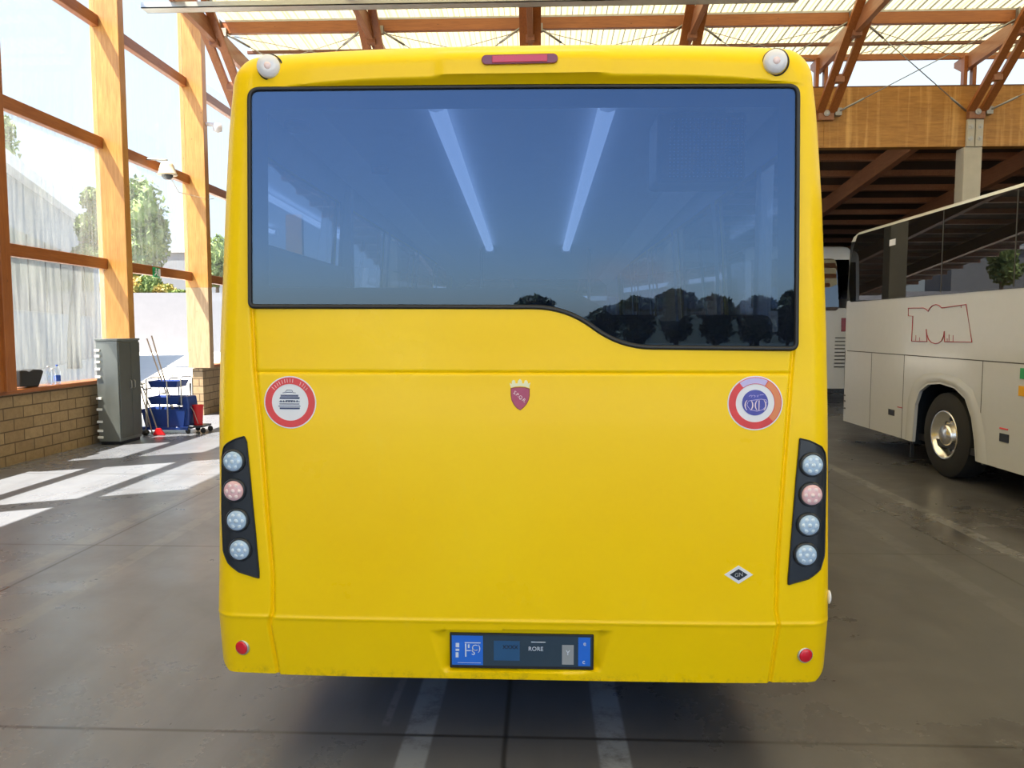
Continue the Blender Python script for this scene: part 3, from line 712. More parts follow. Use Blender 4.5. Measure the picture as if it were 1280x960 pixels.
# ---- wheels and underbody
MB().box(-.95, .82, 3.3, YE - .4, .45, .98, .02).build('chassis', 'black_rubber', bus)
def wheel(x, y, r, w, parent, sx, rim='steel'):
    ax = (sx, 0, 0); pr = [(r * .58, -w * .5), (r * .9, -w * .5), (r * .985, -w * .4), (r, -w * .25), (r, w * .25), (r * .985, w * .4), (r * .9, w * .5), (r * .60, w * .5), (r * .56, w * .42), (r * .56, -w * .42), (r * .58, -w * .5)]
    t = MB().lathe(pr, (x, y, r), ax, 56).build('wheel', 'tire', parent, auto=40)
    m_ = MB().lathe([(r * .575, w * .50), (r * .56, w * .53), (r * .53, w * .50), (r * .47, w * .24), (r * .42, w * .16), (r * .34, w * .10), (r * .27, w * .14), (r * .25, w * .42), (r * .22, w * .50), (0, w * .52)], (x, y, r), ax, 56)
    rm = m_.build('rim', rim, t, smooth=True)
    if rim == 'chrome':
        nb = MB(); hb = MB()
        for k in range(10):
            a = 2 * PI * k / 10; c_ = Vector((x + sx * w * .13, y + r * .385 * math.cos(a), r + r * .385 * math.sin(a)))
            hb.lathe([(r * .055, -.01), (r * .055, .012), (0, .014)], c_, ax, 14)
            c2_ = Vector((x + sx * w * .15, y + r * .30 * math.cos(a + .3), r + r * .30 * math.sin(a + .3))); nb.lathe([(.014, -.01), (.014, .03), (.008, .036), (0, .036)], c2_, ax, 6)
        hb.build('rim_hole', 'frit_black', t); nb.build('wheel_nut', 'chrome', t)
    return t
for y in (5.6, 9.9):
    for sx in (-1, 1): wheel(-.07 + sx * 1.0, y, .40, .26, bus, sx)

# ================================================================== COACHES
def make_coach(root, detail=True):
    bx, by = root.location.x, root.location.y            # near side plane X=bx, rear at Y=by (world), body runs toward -Y
    W, Lg = 2.50, 11.6; X0 = bx; zt, zbot, zbelt = 3.29, .335, 1.445
    def rear(z): return by - (.13 * (max(z - 2.0, 0) / 1.29) ** 1.6 if z > 2 else 0) - (.03 * max(1.2 - z, 0))
    def front(z): return by - Lg + (.5 * (max(z - 1.0, 0) / 2.3) ** 1.5)
    r = .12
    zs = [zbot, .5, .8, 1.1, zbelt, 1.7, 2.0, 2.22, 2.5, 2.8, 3.0, 3.12, 3.20, 3.26, zt]
    def loop(z):
        ins = 0 if z < 3.1 else .16 * (1 - math.sqrt(max(0, 1 - ((z - 3.1) / .19) ** 2)))
        ins += .02 * max(z - 1.45, 0) * 0
        y1, y0 = rear(z) - ins, front(z) + ins; xa, xb = X0 + ins, X0 + W - ins; pts = []
        for k in range(7): a = PI / 2 * k / 6; pts.append((xa + r - r * math.cos(a), y1 - r + r * math.sin(a)))
        for t in (.25, .5, .75): pts.append((xa + r + (xb - xa - 2 * r) * t, y1))
        for k in range(7): a = PI / 2 * k / 6; pts.append((xb - r + r * math.sin(a), y1 - r + r * math.cos(a)))
        for t in (.1, .3, .5, .7, .9): pts.append((xb, (y1 - r) + (y0 - y1 + 2 * r) * t))
        for k in range(7): a = PI / 2 * k / 6; pts.append((xb - r + r * math.cos(a), y0 + r - r * math.sin(a)))
        for t in (.25, .5, .75): pts.append((xb - r + (xa - xb + 2 * r) * t, y0))
        for k in range(7): a = PI / 2 * k / 6; pts.append((xa + r - r * math.sin(a), y0 + r - r * math.cos(a)))
        for t in (.1, .3, .5, .7, .9): pts.append((xa, (y0 + r) + (y1 - y0 - 2 * r) * t))
        return pts
    bm = bmesh.new(); V = [[bm.verts.new((x, y, z)) for x, y in loop(z)] for z in zs]; n = len(V[0])
    for i in range(len(zs) - 1):
        zm = (zs[i] + zs[i + 1]) / 2
        for k in range(n):
            k2 = (k + 1) % n; c = sum((v.co for v in (V[i][k], V[i][k2], V[i + 1][k], V[i + 1][k2])), Vector()) / 4
            side = (abs(c.x - X0) < .03 or abs(c.x - X0 - W) < .03) and front(zm) + r - .02 < c.y < rear(zm) - r + .02
            if side and zm < zbelt: continue
            if side and 2.22 < zm < 3.12: continue
            if 2.0 < zm < 2.95 and abs(c.x - X0 - W / 2) < .95 and c.y > by - 1.4: continue      # rear window
            if 1.3 < zm < 3.0 and abs(c.x - X0 - W / 2) < 1.0 and c.y < by - Lg + .9: continue   # windscreen
            bm.faces.new((V[i][k], V[i][k2], V[i + 1][k2], V[i + 1][k]))
    bm.faces.new(V[-1])
    bmesh.ops.recalc_face_normals(bm, faces=bm.faces)
    body = link('body', bm, 'white_paint', root, auto=35)
    wy = (by - 2.98, by - 9.0)
    for sx in (0, 1):
        Xs = X0 + sx * W; e = .04 if sx == 0 else -.04
        pts = [(by - r, zbot), (by - r, zbelt), (by - Lg + r, zbelt), (by - Lg + r, zbot)]
        for yc in sorted(wy):
            arch = [(yc - .78, zbot), (yc - .74, .55), (yc - .66, .80), (yc - .52, 1.0), (yc - .30, 1.10), (yc + .02, 1.13), (yc + .30, 1.10), (yc + .50, 1.0), (yc + .60, .82), (yc + .64, zbot)]
            pts += arch
        MB().poly([(Xs, y, z) for y, z in pts], (e, 0, 0)).build('side_panel', 'white_paint', root)
        for yc in wy:
            so_ = -1 if sx == 0 else 1
            lip = [(yc - .80, zbot), (yc - .76, .55), (yc - .67, .81), (yc - .53, 1.02), (yc - .30, 1.12), (yc + .02, 1.15), (yc + .31, 1.12), (yc + .52, 1.01), (yc + .62, .82), (yc + .66, zbot)]
            o1 = [(yc + (y - yc) * 1.04, zbot + (z - zbot) * 1.03) for y, z in lip]; o2 = [(yc + (y - yc) * 1.26, zbot + (z - zbot) * 1.14 if z > .4 else zbot) for y, z in lip]
            fl = MB(); fl.grid([[(Xs, y, z) for y, z in lip], [(Xs + so_ * .008, y, z) for y, z in o1], [(Xs + so_ * .008, yc + (y - yc) * 1.20, zbot + (z - zbot) * 1.11 if z > .4 else zbot) for y, z in lip], [(Xs + so_ * .001, y, z) for y, z in o2]])
            fl.build('arch_flare', 'white_paint', root, smooth=True)
            MB().box(min(Xs - so_ * .05, Xs - so_ * .55), max(Xs - so_ * .05, Xs - so_ * .55), yc - .85, yc - .80, .3, 1.2).box(min(Xs - so_ * .5, Xs - so_ * .55), max(Xs - so_ * .5, Xs - so_ * .55), yc - .8, yc + .7, .3, 1.2).box(min(Xs - so_ * .02, Xs - so_ * .55), max(Xs - so_ * .02, Xs - so_ * .55), yc - .82, yc + .72, 1.17, 1.2).box(min(Xs - so_ * .03, Xs - so_ * .55), max(Xs - so_ * .03, Xs - so_ * .55), yc + .67, yc + .72, .3, 1.2).build('wheel_well', 'frit_black', root)
            wheel(Xs - so_ * .22, yc, .515, .32, root, so_, 'chrome')
        # side glazing: one bonded dark band with a raked rear corner
        yr = by
        band = smooth_poly([(yr - .25, 2.20), (yr - .17, 2.45), (yr - .21, 2.90), (yr - .44, 3.205), (by - Lg + .9, 3.205), (by - Lg + .65, 2.20)], [.05, .3, .3, .04, .1, .1], 5)
        MB().poly([(Xs - (0.006 if sx == 0 else -.006), y, z) for y, z in band], (.006 if sx == 0 else -.006, 0, 0)).build('side_glazing', 'coach_glass', root)
        sm = MB(); xo = (Xs - .0015, Xs + .002) if sx == 0 else (Xs - .002, Xs + .0015)
        sm.box(*xo, by - Lg + .3, by - .18, zbelt - .006, zbelt + .006)
        for y in (by - 1.07, by - 2.05, by - 3.82, by - 5.2, by - 6.5, by - 7.6):
            if 1: sm.box(*xo, y - .005, y + .005, zbot, zbelt)
        for y in (by - 2.9, by - 4.3, by - 5.7, by - 7.1, by - 8.5): sm.box(Xs - .008, Xs + .008, y - .008, y + .008, 2.22, 3.19)
        sm.build('panel_seam', 'seam_dark', root)
        xi = Xs + (.06 if sx == 0 else -.06)
        for y, w_ in ((by - 1.25, .12), (by - 3.75, .10), (by - 4.1, .10), (by - 6.3, .2), (by - 6.9, .15)):
            cu = MB(); k = 9
            cu.grid([[(xi + .012 * math.sin(t * 4.1), y - w_ + 2 * w_ * t / k, z) for t in range(k + 1)] for z in (2.2, 2.50)]); cu.build('window_curtain', 'curtain', root, smooth=True)
    cy0, cy1 = by - Lg + .8, by - .5
    MB().box(X0 + .05, X0 + W - .05, cy0, cy1, 1.40, 1.44).build('saloon_floor', 'interior_floor', root)
    MB().box(X0 + .08, X0 + W - .08, cy0, cy1, 3.08, 3.12).build('saloon_ceiling', 'interior_grey', root)
    for i in range(9):
        y = by - 1.3 - i * 1.02
        for x in (.38, .80, 1.7, 2.12): MB().box(X0 + x - .2, X0 + x + .2, y, y + .12, 1.5, 2.42, .05).build('seat_backrest', 'interior_floor', root)
    # rear end
    MB().poly([(X0 + x, rear(z) + .012, z) for x, z in smooth_poly([(.35, 1.95), (2.15, 1.95), (2.08, 3.02), (.42, 3.02)], .12, 5)], (0, -.01, 0)).build('rear_window', 'coach_glass', root)
    gr_ = MB()
    for i in range(9): gr_.box(X0 + .10, X0 + .42, rear(1) - .02, rear(1) + .012, .78 + i * .075, .80 + i * .075)
    gr_.build('engine_grille', 'seam_dark', root); gr_ = MB()
    for i in range(9): gr_.box(X0 + W - .42, X0 + W - .10, rear(1) - .02, rear(1) + .012, .78 + i * .075, .80 + i * .075)
    gr_.build('engine_grille', 'seam_dark', root)
    for sx in (.22, W - .22): MB().box(X0 + sx - .07, X0 + sx + .07, rear(1.6) - .02, rear(1.6) + .014, 1.52, 1.80, .01).build('tail_lamp', 'brake_end', root)
    MB().poly([(X0 + .2, by - Lg + .02, 1.25), (X0 + W - .2, by - Lg + .02, 1.25), (X0 + W - .25, by - Lg + .45, 3.05), (X0 + .25, by - Lg + .45, 3.05)]).build('windscreen', 'coach_glass', root)
    # front/rear bumper underside closing
    MB().box(X0 + .1, X0 + W - .1, by - Lg + .1, by - .15, zbot + .02, zbot + .1).build('underbody', 'black_rubber', root)
    return root
CX = 4.80
crear = AX(1053, 440, CX).y
coach = thing('coach', (CX, crear, 0), 'white touring coach with red outlined logo, chrome wheel and dark side glazing', 'bus')
make_coach(coach)
# markings seen on the near flank of the first coach
def CXp(u, v): p = AX(u, v, CX); return p.y, p.z
S5 = 160 / 591.
def z5(x, y_): return CXp(1120 + x * S5, 360 + y_ * S5)
lg = [(58, 93), (128, 92), (140, 98), (150, 108), (158, 93), (170, 81), (185, 76), (200, 80), (212, 92), (325, 76), (352, 250), (226, 248), (224, 200), (221, 222), (212, 243), (198, 254), (183, 257), (165, 252), (152, 238), (144, 215), (141, 190), (144, 247), (73, 245), (79, 130), (58, 128)]
lgm = MB(); lgm.tube([(CX - .004, *z5(*p)) for p in lg], .0055, 6, True)
for a, b in (((92, 245), (93, 218)), ((110, 245), (110, 228)), ((246, 248), (246, 215)), ((265, 248), (265, 218)), ((238, 248), (238, 232)), ((303, 80), (302, 92))): lgm.tube([(CX - .004, *z5(*a)), (CX - .004, *z5(*b))], .003, 5)
lgm.build('outlined_logo', 'logo_red', coach)
def flat(u0, v0, u1, v1, name, mat, k=.006):
    a = CXp(u0, v0); b = CXp(u1, v1); return MB().box(CX - k, CX + .002, min(a[0], b[0]), max(a[0], b[0]), min(a[1], b[1]), max(a[1], b[1])).build(name, mat, coach)
flat(1111, 511, 1118, 520, 'fuel_flap', 'frit_black'); flat(1250, 541, 1261, 554, 'service_flap', 'frit_black'); flat(1122, 508, 1128, 510.5, 'red_marker', 'logo_red'); flat(1250, 534, 1260, 538, 'red_marker', 'red_ring')
flat(1276, 460, 1290, 475, 'green_notice', 'green_mark'); flat(1274, 482, 1290, 497, 'yellow_notice', 'yellow_mark')
for v in (494, 501, 510): p = AX(1055, v, CX); MB().box(CX - .004, CX + .01, p.y - .06, p.y - .0, p.z - .012, p.z + .012).build('side_latch', 'seam_dark', coach)
p = CXp(1116, 302); flat(1113, 300, 1120, 306, 'window_sticker', 'white_sticker', .012)
MB().box(CX + .02, CX + .06, wy_ := crear - 2.28, wy_ + .03, .12, .5).build('mud_flap', 'black_rubber', coach)
def copy_coach(x, y, label):
    # rear end towards the camera: turned half round about its own corner
    c = dup(coach, (x, y, 0), PI, label); c.scale = (1, 1, 1.13)
    return c
copy_coach(7.30, 17.9, 'white coach farther back, seen as a strip between yellow bus and nearer coach')
copy_coach(4.35, 18.6, 'white coach glimpsed only through the yellow bus windows')

# ================================================================== HALL: LEFT WALL
XI, XO = -6.95, -7.17
ZS = .93
def beam(name, mat, x0, x1, y0, y1, z0, z1, label=None, cat=None, group=None, bev=.008):
    o = MB().box(x0, x1, y0, y1, z0, z1).build(name, mat, bev=bev)
    if label: tag(o, label, cat, group)
    return o
struct(MB().box(XO, XI, -10, 12.3, 0, ZS).build('wall_left', 'brick'))
struct(MB().box(XO, XI, 15.2, 30, 0, ZS + .04).build('wall_left', 'brick'))
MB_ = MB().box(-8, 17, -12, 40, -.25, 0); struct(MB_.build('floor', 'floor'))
struct(MB().box(-140, 140, -120, -44, -.29, -.015).build('ground', 'hill'))
struct(MB().box(-140, -8, -44, 140, -.3, -.02).box(-8, 140, 40, 140, -.3, -.02).box(-8, 140, -44, -12, -.3, -.02).box(17, 140, -12, 40, -.3, -.02).build('ground', 'outside_ground'))
struct(MB().box(XO - .03, XI + .05, -10, 12.30, ZS, ZS + .06).build('trim_1', 'wood_y', bev=.01))
struct(MB().box(XO - .03, XI + .05, 15.46, 30, ZS + .04, ZS + .10).build('trim_2', 'wood_y', bev=.01))
RZ = [(2.76, 2.93), (4.69, 4.87), (6.60, 6.78)]
posts = [(15.3, 15.46), (12.3, 12.46)]
PX0, PX1 = -7.23, -6.76
ROOFZ = 8.15; ROOFN = 7.36
def post(y0, y1, zb, label, mat='wood_z'):
    return tag(MB().box(PX0, PX1, y0, y1, zb, ROOFZ if 9 < y0 < 17 else (ROOFN if y0 < 9 else 5.0)).build('timber_post', mat, bev=.008), label, 'post')
post(12.15, 12.32, ZS + .06, 'honey laminated timber post rising behind the grey steel cabinet')
tp = thing('timber_post', (-7, 15.24, ZS + .04), 'honey timber post with weathered grey foot on the block pier beside the exit doorway', 'post')
MB().box(PX0, PX1, 15.15, 15.33, 2.62, ROOFZ).build('upper_shaft', 'wood_z', tp, bev=.006)
MB().box(PX0 + .004, PX1 - .004, 15.15, 15.33, ZS + .05, 2.62).build('weathered_foot', 'wood_grey', tp, bev=.006)
tp = thing('timber_post', (-7, 9.3, ZS + .06), 'dark brown double timber post at the left edge of the picture', 'post')
for y0 in (8.85, 9.26): MB().box(PX0, PX1, y0, y0 + .18, ZS + .06, ROOFN).build('shaft', 'wood_strut', tp, bev=.006)
MB().box(PX0 + .03, PX1 - .04, 9.03, 9.26, ZS + .06, ROOFN).build('infill_board', 'wood_strut', tp)
for y0 in (6.3, 3.3, .3, -2.7): post(y0, y0 + .16, ZS + .06, {6.3: 'timber post of the glazed left wall, first one nearer than the double post', 3.3: 'timber post of the glazed left wall, second nearer than the double post', .3: 'timber post of the left wall level with the camera', -2.7: 'timber post of the left wall behind the camera'}[y0])
for y0 in (18.3, 21.3): post(y0, y0 + .16, ZS + .1, {18.3: 'timber post of the left wall, first beyond the exit doorway pier', 21.3: 'timber post of the left wall, second beyond the exit doorway pier'}[y0])
nm = {0: 'lowest', 1: 'middle', 2: 'topmost'}
spans = [((15.33, 18.3), 'of the bay just beyond the weathered post'), ((12.32, 15.15), 'over the exit doorway between the two honey posts'), ((9.44, 12.15), 'between the dark double post and the cabinet post'), ((6.46, 8.85), 'of the bay just nearer than the double post'), ((3.46, 6.3), 'of the second bay nearer than the double post')]
for (y0, y1), t in spans:
    for i, (z0, z1) in enumerate(RZ):
        tag(MB().box(-7.19, -7.08, y0 + (-.06 if 0 else 0), y1 + .0, z0, z1).build('timber_rail', 'wood_y', bev=.006), f'{nm[i]} reddish timber rail {t}', 'rail')
# rail stubs overlapping post faces are covered by the posts; panes
wn = 1

for (y0, y1), t in spans:
    zl = [ZS + .06] + [z for r_ in RZ for z in r_] + [ROOFN if y0 < 9 else (ROOFZ if y0 < 15 else 7.0)]
    for i in range(4):
        z0, z1 = zl[2 * i], zl[2 * i + 1]
        if y0 == 12.32 and i == 0: continue
        mat = 'pane'
        if y0 == 9.44 and i in (0, 1): mat = 'pane_dirty2' if i == 0 else 'pane_dirty'
        if y0 == 6.46 and i == 2: mat = 'pane_dirty'
        if y0 == 12.32 and i == 1: mat = 'pane_soft'
        if mat not in M: mk_pane(mat, {'pane_dirty2': .34, 'pane_soft': .16}[mat])
        if (y0 == 3.46 and i >= 2) or (y0 == 6.46 and i == 3):
            struct(MB().box(-7.17, -7.13, y0, y1, z0, z1).build('wall_left', 'grey_cladding')); continue  # opaque upper panels added out of view to keep sun off the floor
        o = MB().box(-7.150, -7.144, y0, y1, z0, z1).build(f'window_{wn}', mat); struct(o); wn += 1
for y0, y1 in ((.46, 3.3), (-2.54, .3), (-10, -2.7)): struct(MB().box(-7.17, -7.13, y0, y1, ZS + .06, ROOFN).build('wall_left', 'grey_cladding'))
tag(MB().box(-7.22, -7.05, 8.85, 15.4, 8.15, 8.45).build('shade_plate', 'wood_y', bev=.01), 'unseen timber plate added on top of the tall left posts for shade', 'beam')  # out-of-view plate added to cast shade on the post tops
# ================================================================== ROOF
zr = 7.20
rb = bmesh.new(); xs = []; x = -7.35
prof = [(0, 0), (.05, 0), (.065, .028), (.085, .028), (.10, 0), (.2, 0)]
while x < 17.2:
    for a, b in prof[:-1]: xs.append((x + a, b))
    x += .2
ysr = [-9.5, 9.0, 15.95]
def roofz(y): return zr + .02 + (15.8 - y) * .050
Vr = [[rb.verts.new((x, y, roofz(y) + dz)) for x, dz in xs] for y in ysr]
for i in range(len(ysr) - 1):
    for k in range(len(xs) - 1):
        if i == 1 and xs[k][0] < -5.7: continue
        rb.faces.new((Vr[i][k], Vr[i + 1][k], Vr[i + 1][k + 1], Vr[i][k + 1]))
struct(link('ceiling', rb, 'sheet', None))
purl = [(15.65, .12, .07), (15.08, .06, .06), (13.80, .23, .10), (12.25, .24, .10), (10.2, .24, .10), (8.2, .24, .1), (6.2, .24, .1), (4.2, .24, .1), (2.2, .24, .1), (.2, .24, .1), (-1.8, .24, .1), (-4.8, .24, .1), (-7.8, .24, .1)]
pl = ['dark roof purlin along the outer eave above the sky gap', 'thin ledger under the eave just inside the outer purlin', 'reddish roof purlin crossing above the yellow bus roof', 'roof purlin cut by the top edge of the picture']
for i, (y, h, w_) in enumerate(purl):
    o = MB().box(-7.3 if y < 9 else (-5.45 if y < 12.5 else -5.8), 16.5, y - w_ / 2, y + w_ / 2, roofz(y) - h - .005, roofz(y) - .005).build('roof_purlin', 'wood_x' if i != 1 else 'wood_dark', bev=.006)
    if i < 4: tag(o, pl[i], 'beam')
    else: tag(o, 'roof purlin of the translucent roof overhead, above the top edge of the picture', 'beam', 'overhead purlins above the picture')
cap = MB().box(-5.8, 16.5, 13.745, 13.76, roofz(13.8) - .04, roofz(13.8) - .006)
tag(cap.build('purlin_board', 'zinc'), 'pale strip along the top of the reddish purlin above the bus', 'strip')
GX = [-5.86, -3.03, -.20, 2.63, 5.46, 8.29, 11.12, 13.95]
BY = 15.2
def truss(x, label):
    t = thing('roof_truss', (x, 15.2, 5.9), label, 'truss')
    foot = Vector((x, 15.0, 5.93)); top = Vector((x, 12.9, 7.55)); 
    for s in (-.115, .115):
        MB().bar(foot + Vector((s, 0, 0)), top + Vector((s, 0, 0)), .07, .15, (1, 0, 0)).build('strut', 'wood_strut', t, bev=.005)
    for k in (.28, .62): 
        p = foot.lerp(top, k); MB().box(x - .078, x + .078, p.y - .07, p.y + .07, p.z - .09, p.z + .05).build('spacer_block', 'wood_darky', t, bev=.004)
    MB().poly([(x - .05, 15.80, 6.98), (x - .05, 15.80, 7.08), (x - .05, 9.0, 7.08 + .05 * 6.8), (x - .05, 9.0, 6.80 + .05 * 6.8), (x - .05, 15.5, 6.80)], (.10, 0, 0)).build('rafter', 'wood_darky', t, bev=.006)
    MB().box(x - .12, x - .05, 15.28, 15.40, 6.44, 7.05).box(x + .05, x + .12, 15.28, 15.40, 6.44, 7.05).build('king_post', 'wood_strut', t, bev=.004)
    MB().box(x - .11, x - .085, 13.66, 13.86, 7.06, 7.30).box(x + .085, x + .11, 13.66, 13.86, 7.06, 7.30).build('bracket', 'steel', t)
    m_ = MB()
    m_.lathe([(.055, 0), (.055, .02), (.028, .03), (.028, .05), (0, .055)], (x, 14.96, 5.90), (0, -1, 0), 20)
    for dz in (1, 2):
        for s in (-1, 1): m_.lathe([(.022, 0), (.022, .02), (0, .025)], (x + s * .15, foot.lerp(top, dz * .3).y, foot.lerp(top, dz * .3).z), (s, 0, 0), 10)
    m_.build('bolt', 'zinc', t, smooth=False)
    MB().box(x - .15, x + .15, 14.97, 15.09, 5.78, 5.98).build('foot_shoe', 'wood_darky', t, bev=.01)
    return t
tl = {-5.86: 'timber truss at the far left, beside the weathered post above the bus corner', -3.03: 'timber truss above the left half of the yellow bus roof', -.20: 'timber truss above the red brake lamp in the middle of the bus', 2.63: 'timber truss above the right half of the yellow bus roof',
      5.46: 'timber truss just right of the bus, left end of the braced bay', 8.29: 'timber truss standing above the grey concrete column', 11.12: 'timber truss beyond the right edge of the picture', 13.95: 'timber truss at the far right end of the beam line'}
cl = {-5.86: 'concrete column at the far left of the beam line behind the bus', -3.03: 'concrete column behind the left half of the yellow bus', -.20: 'concrete column hidden behind the middle of the bus', 2.63: 'concrete column behind the right half of the yellow bus', 5.46: 'concrete column behind the right flank of the yellow bus', 8.29: 'grey concrete column rising behind the white coach roof to the big beam', 11.12: 'concrete column beyond the right edge of the picture', 13.95: 'concrete column at the far right end of the beam line'}
for x in GX:
    truss(x, tl[x])
    if x not in (-3.03, 2.63, 8.29, 13.95): continue
    t = thing('concrete_column', (x, 15.2, 0), cl[x], 'column')
    MB().box(x - .17, x + .17, 15.06, 15.36, 0, 5.27).build('shaft', 'concrete', t, bev=.015)
    MB().box(x - .15, x - .01, 15.02, 15.085, 5.27, 5.78).box(x + .01, x + .15, 15.02, 15.085, 5.27, 5.78).build('steel_saddle', 'concrete', t, bev=.006)
    m_ = MB()
    for s in (-.085, .09):
        for z in (5.42, 5.64): m_.lathe([(.045, 0), (.045, .012), (.022, .014), (.022, .03), (0, .032)], (x + s, 15.02, z), (0, -1, 0), 16)
    m_.build('bolt', 'zinc', t)
for a, b, t in zip(GX, GX[1:], ('at the far left end of the row', 'behind the left half of the yellow bus', 'behind the middle of the yellow bus', 'behind the right half of the yellow bus', 'between the bus and the concrete column', 'right of the grey concrete column', 'at the far right end of the row')):
    tag(MB().box(a, b, 15.09, 15.30, 5.28, 6.42).build('glulam_beam', 'glulam', bev=.01), 'deep honey glulam beam ' + t, 'beam')
    tag(MB().box(a, b, 15.09, 15.30, 6.42, 6.44).build('beam_capping', 'wood_dark'), 'dark capping on the deep beam ' + t, 'strip')
    k = 0
    if a > -7:
        f0 = Vector((a + .22, 14.98, 5.93)); f1 = Vector((b - .20, 14.98, 5.93)); u0 = Vector((a + .16, 13.7, 7.08)); u1 = Vector((b - .16, 13.7, 7.08))
        for (p, q, w_) in ((f0, u1, 'rising to the right'), (u0, f1, 'falling to the right')):
            r_ = thing('tie_rod', tuple(p), f'steel brace rod {w_}, {t}', 'rod')
            q2 = q + (Vector((0, .03, 0)) if w_[0] == 'f' else Vector((0, -.03, 0)))
            MB().tube([p, q2], .009, 8).build('rod', 'steel', r_, smooth=True)
            for A, Bq in ((p, q2), (q2, p)): MB().tube([A, A.lerp(Bq, .16)], .020, 8).build('turnbuckle', 'steel', r_, smooth=True)
            MB().box(p.x - .06, p.x + .06, p.y - .03, 15.085 if p.z < 6.5 else p.y + .05, p.z - .07, p.z + .07).build('anchor_plate', 'steel', r_)
    # braces in the roof plane
    for (p, q, w_) in (((a + .1, 13.9, 7.12), (b - .1, 15.4, 7.03), 'left'), ((a + .1, 15.4, 7.03), (b - .1, 13.9, 7.12), 'right')):
        tag(MB().tube([p, q], .007, 6).build('roof_cable', 'steel', smooth=True), f'thin roof cable leaning {w_}, {t}', 'cable')
# overhead tray at top left
ct = thing('cable_tray', (-5, 12.0, 7.0), 'grey metal cable tray along the top edge of the picture above the left posts', 'tray')
a, b = AY(178, 7, 12.2), AY(470, -3, 12.2)
MB().box(a.x, 4, 12.15, 12.35, a.z - .06, a.z - .045).box(a.x, 4, 12.15, 12.16, a.z - .06, a.z + .03).box(a.x, 4, 12.34, 12.35, a.z - .06, a.z + .03).build('channel', 'zinc_tray', ct)
for k in range(5): MB().tube([(a.x + .45 + k * 1.8, 12.25, a.z - .05), (a.x + .45 + k * 1.8, 12.25, roofz(12.25) - .1)], .012, 6).build('hanger', 'steel', ct)
# ---- far lower hall
R1 = AY(1152, 187, 15.4); R2 = AX(1045, 262, R1.x); SLP = (R1.z - R2.z) / (R2.y - R1.y); SLP = max(.08, min(.125, SLP)); print('SLP', SLP, R1, R2)
def lz_(y): return 5.66 - (y - 15.3) * SLP
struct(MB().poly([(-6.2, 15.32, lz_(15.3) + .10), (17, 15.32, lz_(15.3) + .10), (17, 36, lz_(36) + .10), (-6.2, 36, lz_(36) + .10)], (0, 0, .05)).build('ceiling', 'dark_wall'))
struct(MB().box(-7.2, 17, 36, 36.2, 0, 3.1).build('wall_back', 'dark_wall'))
for i in range(18):
    y = 15.9 + i * 1.1
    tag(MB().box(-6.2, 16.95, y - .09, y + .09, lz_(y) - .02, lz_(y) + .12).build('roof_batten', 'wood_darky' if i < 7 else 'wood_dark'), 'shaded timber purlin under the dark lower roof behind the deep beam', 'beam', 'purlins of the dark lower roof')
for x in (7.32, 10.15, 12.98, 4.49, 1.66, -1.17, -4.0):
    tag(MB().poly([(x - .08, 15.295, lz_(15.3) - .37), (x + .08, 15.295, lz_(15.3) - .37), (x + .08, 15.295, lz_(15.3) - .01), (x - .08, 15.295, lz_(15.3) - .01)], (0, 20.6, -20.6 * SLP)).build('sloping_rafter', 'wood_darky', bev=.006),
        {7.32: 'sloping rafter of the dark lower roof, left of the grey column', 10.15: 'sloping rafter of the dark lower roof, right of the grey column', 12.98: 'sloping rafter of the lower roof at the far right', 4.49: 'sloping rafter of the lower roof behind the bus right edge', 1.66: 'sloping rafter of the lower roof behind the right half of the bus', -1.17: 'sloping rafter of the lower roof behind the bus middle', -4.0: 'sloping rafter of the lower roof behind the left half of the bus'}[x], 'beam')
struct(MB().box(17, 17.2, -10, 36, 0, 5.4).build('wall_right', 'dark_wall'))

struct(MB().poly([(-7.17, -9.5, 7.36), (-7.17, 8.98, 7.36), (-7.17, 8.98, roofz(8.98) + .01), (-7.17, -9.5, roofz(-9.5) + .01)], (.04, 0, 0)).build('wall_left', 'grey_cladding'))  # added strip closes the eave gap that let a sun streak in
# ================================================================== THINGS BY THE LEFT WALL
# steel cabinet
ycf = 11.25; p0 = AY(118, 550, ycf); p1 = AY(151, 553, ycf)
xc0, xc1 = -6.80, p1.x; zc_ = AY(150, 426, ycf).z; zc_l = AY(118, 424, ycf).z
cab = thing('steel_cabinet', ((xc0 + xc1) / 2, ycf + .3, 0), 'tall grey steel locker cabinet standing against the block wall beside the cleaning cart', 'cabinet')
ycb = AX(176, 500, xc1).y
MB().box(xc0, xc1, ycf, ycb, .05, zc_).build('body', 'cabinet_grey', cab, bev=.008)
MB().box(xc0 - .01, xc1 + .012, ycf - .012, ycb + .01, zc_, zc_ + .03).build('top_cover', 'cabinet_grey', cab, bev=.005)
ym = ycf + (ycb - ycf) * .55
for a, b in ((ycf + .015, ym - .006), (ym + .006, ycb - .015)):
    d = MB().box(xc1, xc1 + .018, a, b, .10, zc_ - .03).build('door', 'cabinet_dark', cab, bev=.005)
    MB().tube([(xc1 + .02, ym - .05 if a < ym - .05 else ym + .05, .85), (xc1 + .045, ym - .05 if a < ym - .05 else ym + .05, .87), (xc1 + .045, ym - .05 if a < ym - .05 else ym + .05, .97), (xc1 + .02, ym - .05 if a < ym - .05 else ym + .05, .99)], .008).build('handle', 'steel', d, smooth=True)
MB().box(xc0 + .02, xc1 - .02, ycf + .02, ycb - .02, 0, .05).build('plinth', 'frit_black', cab)
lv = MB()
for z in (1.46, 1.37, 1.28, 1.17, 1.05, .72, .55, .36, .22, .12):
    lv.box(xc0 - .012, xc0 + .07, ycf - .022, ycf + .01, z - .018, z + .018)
lv.build('louvre_glint', 'camera_white', cab, bev=.004)  # white bars stand in for sunlit highlights on the louvre edges
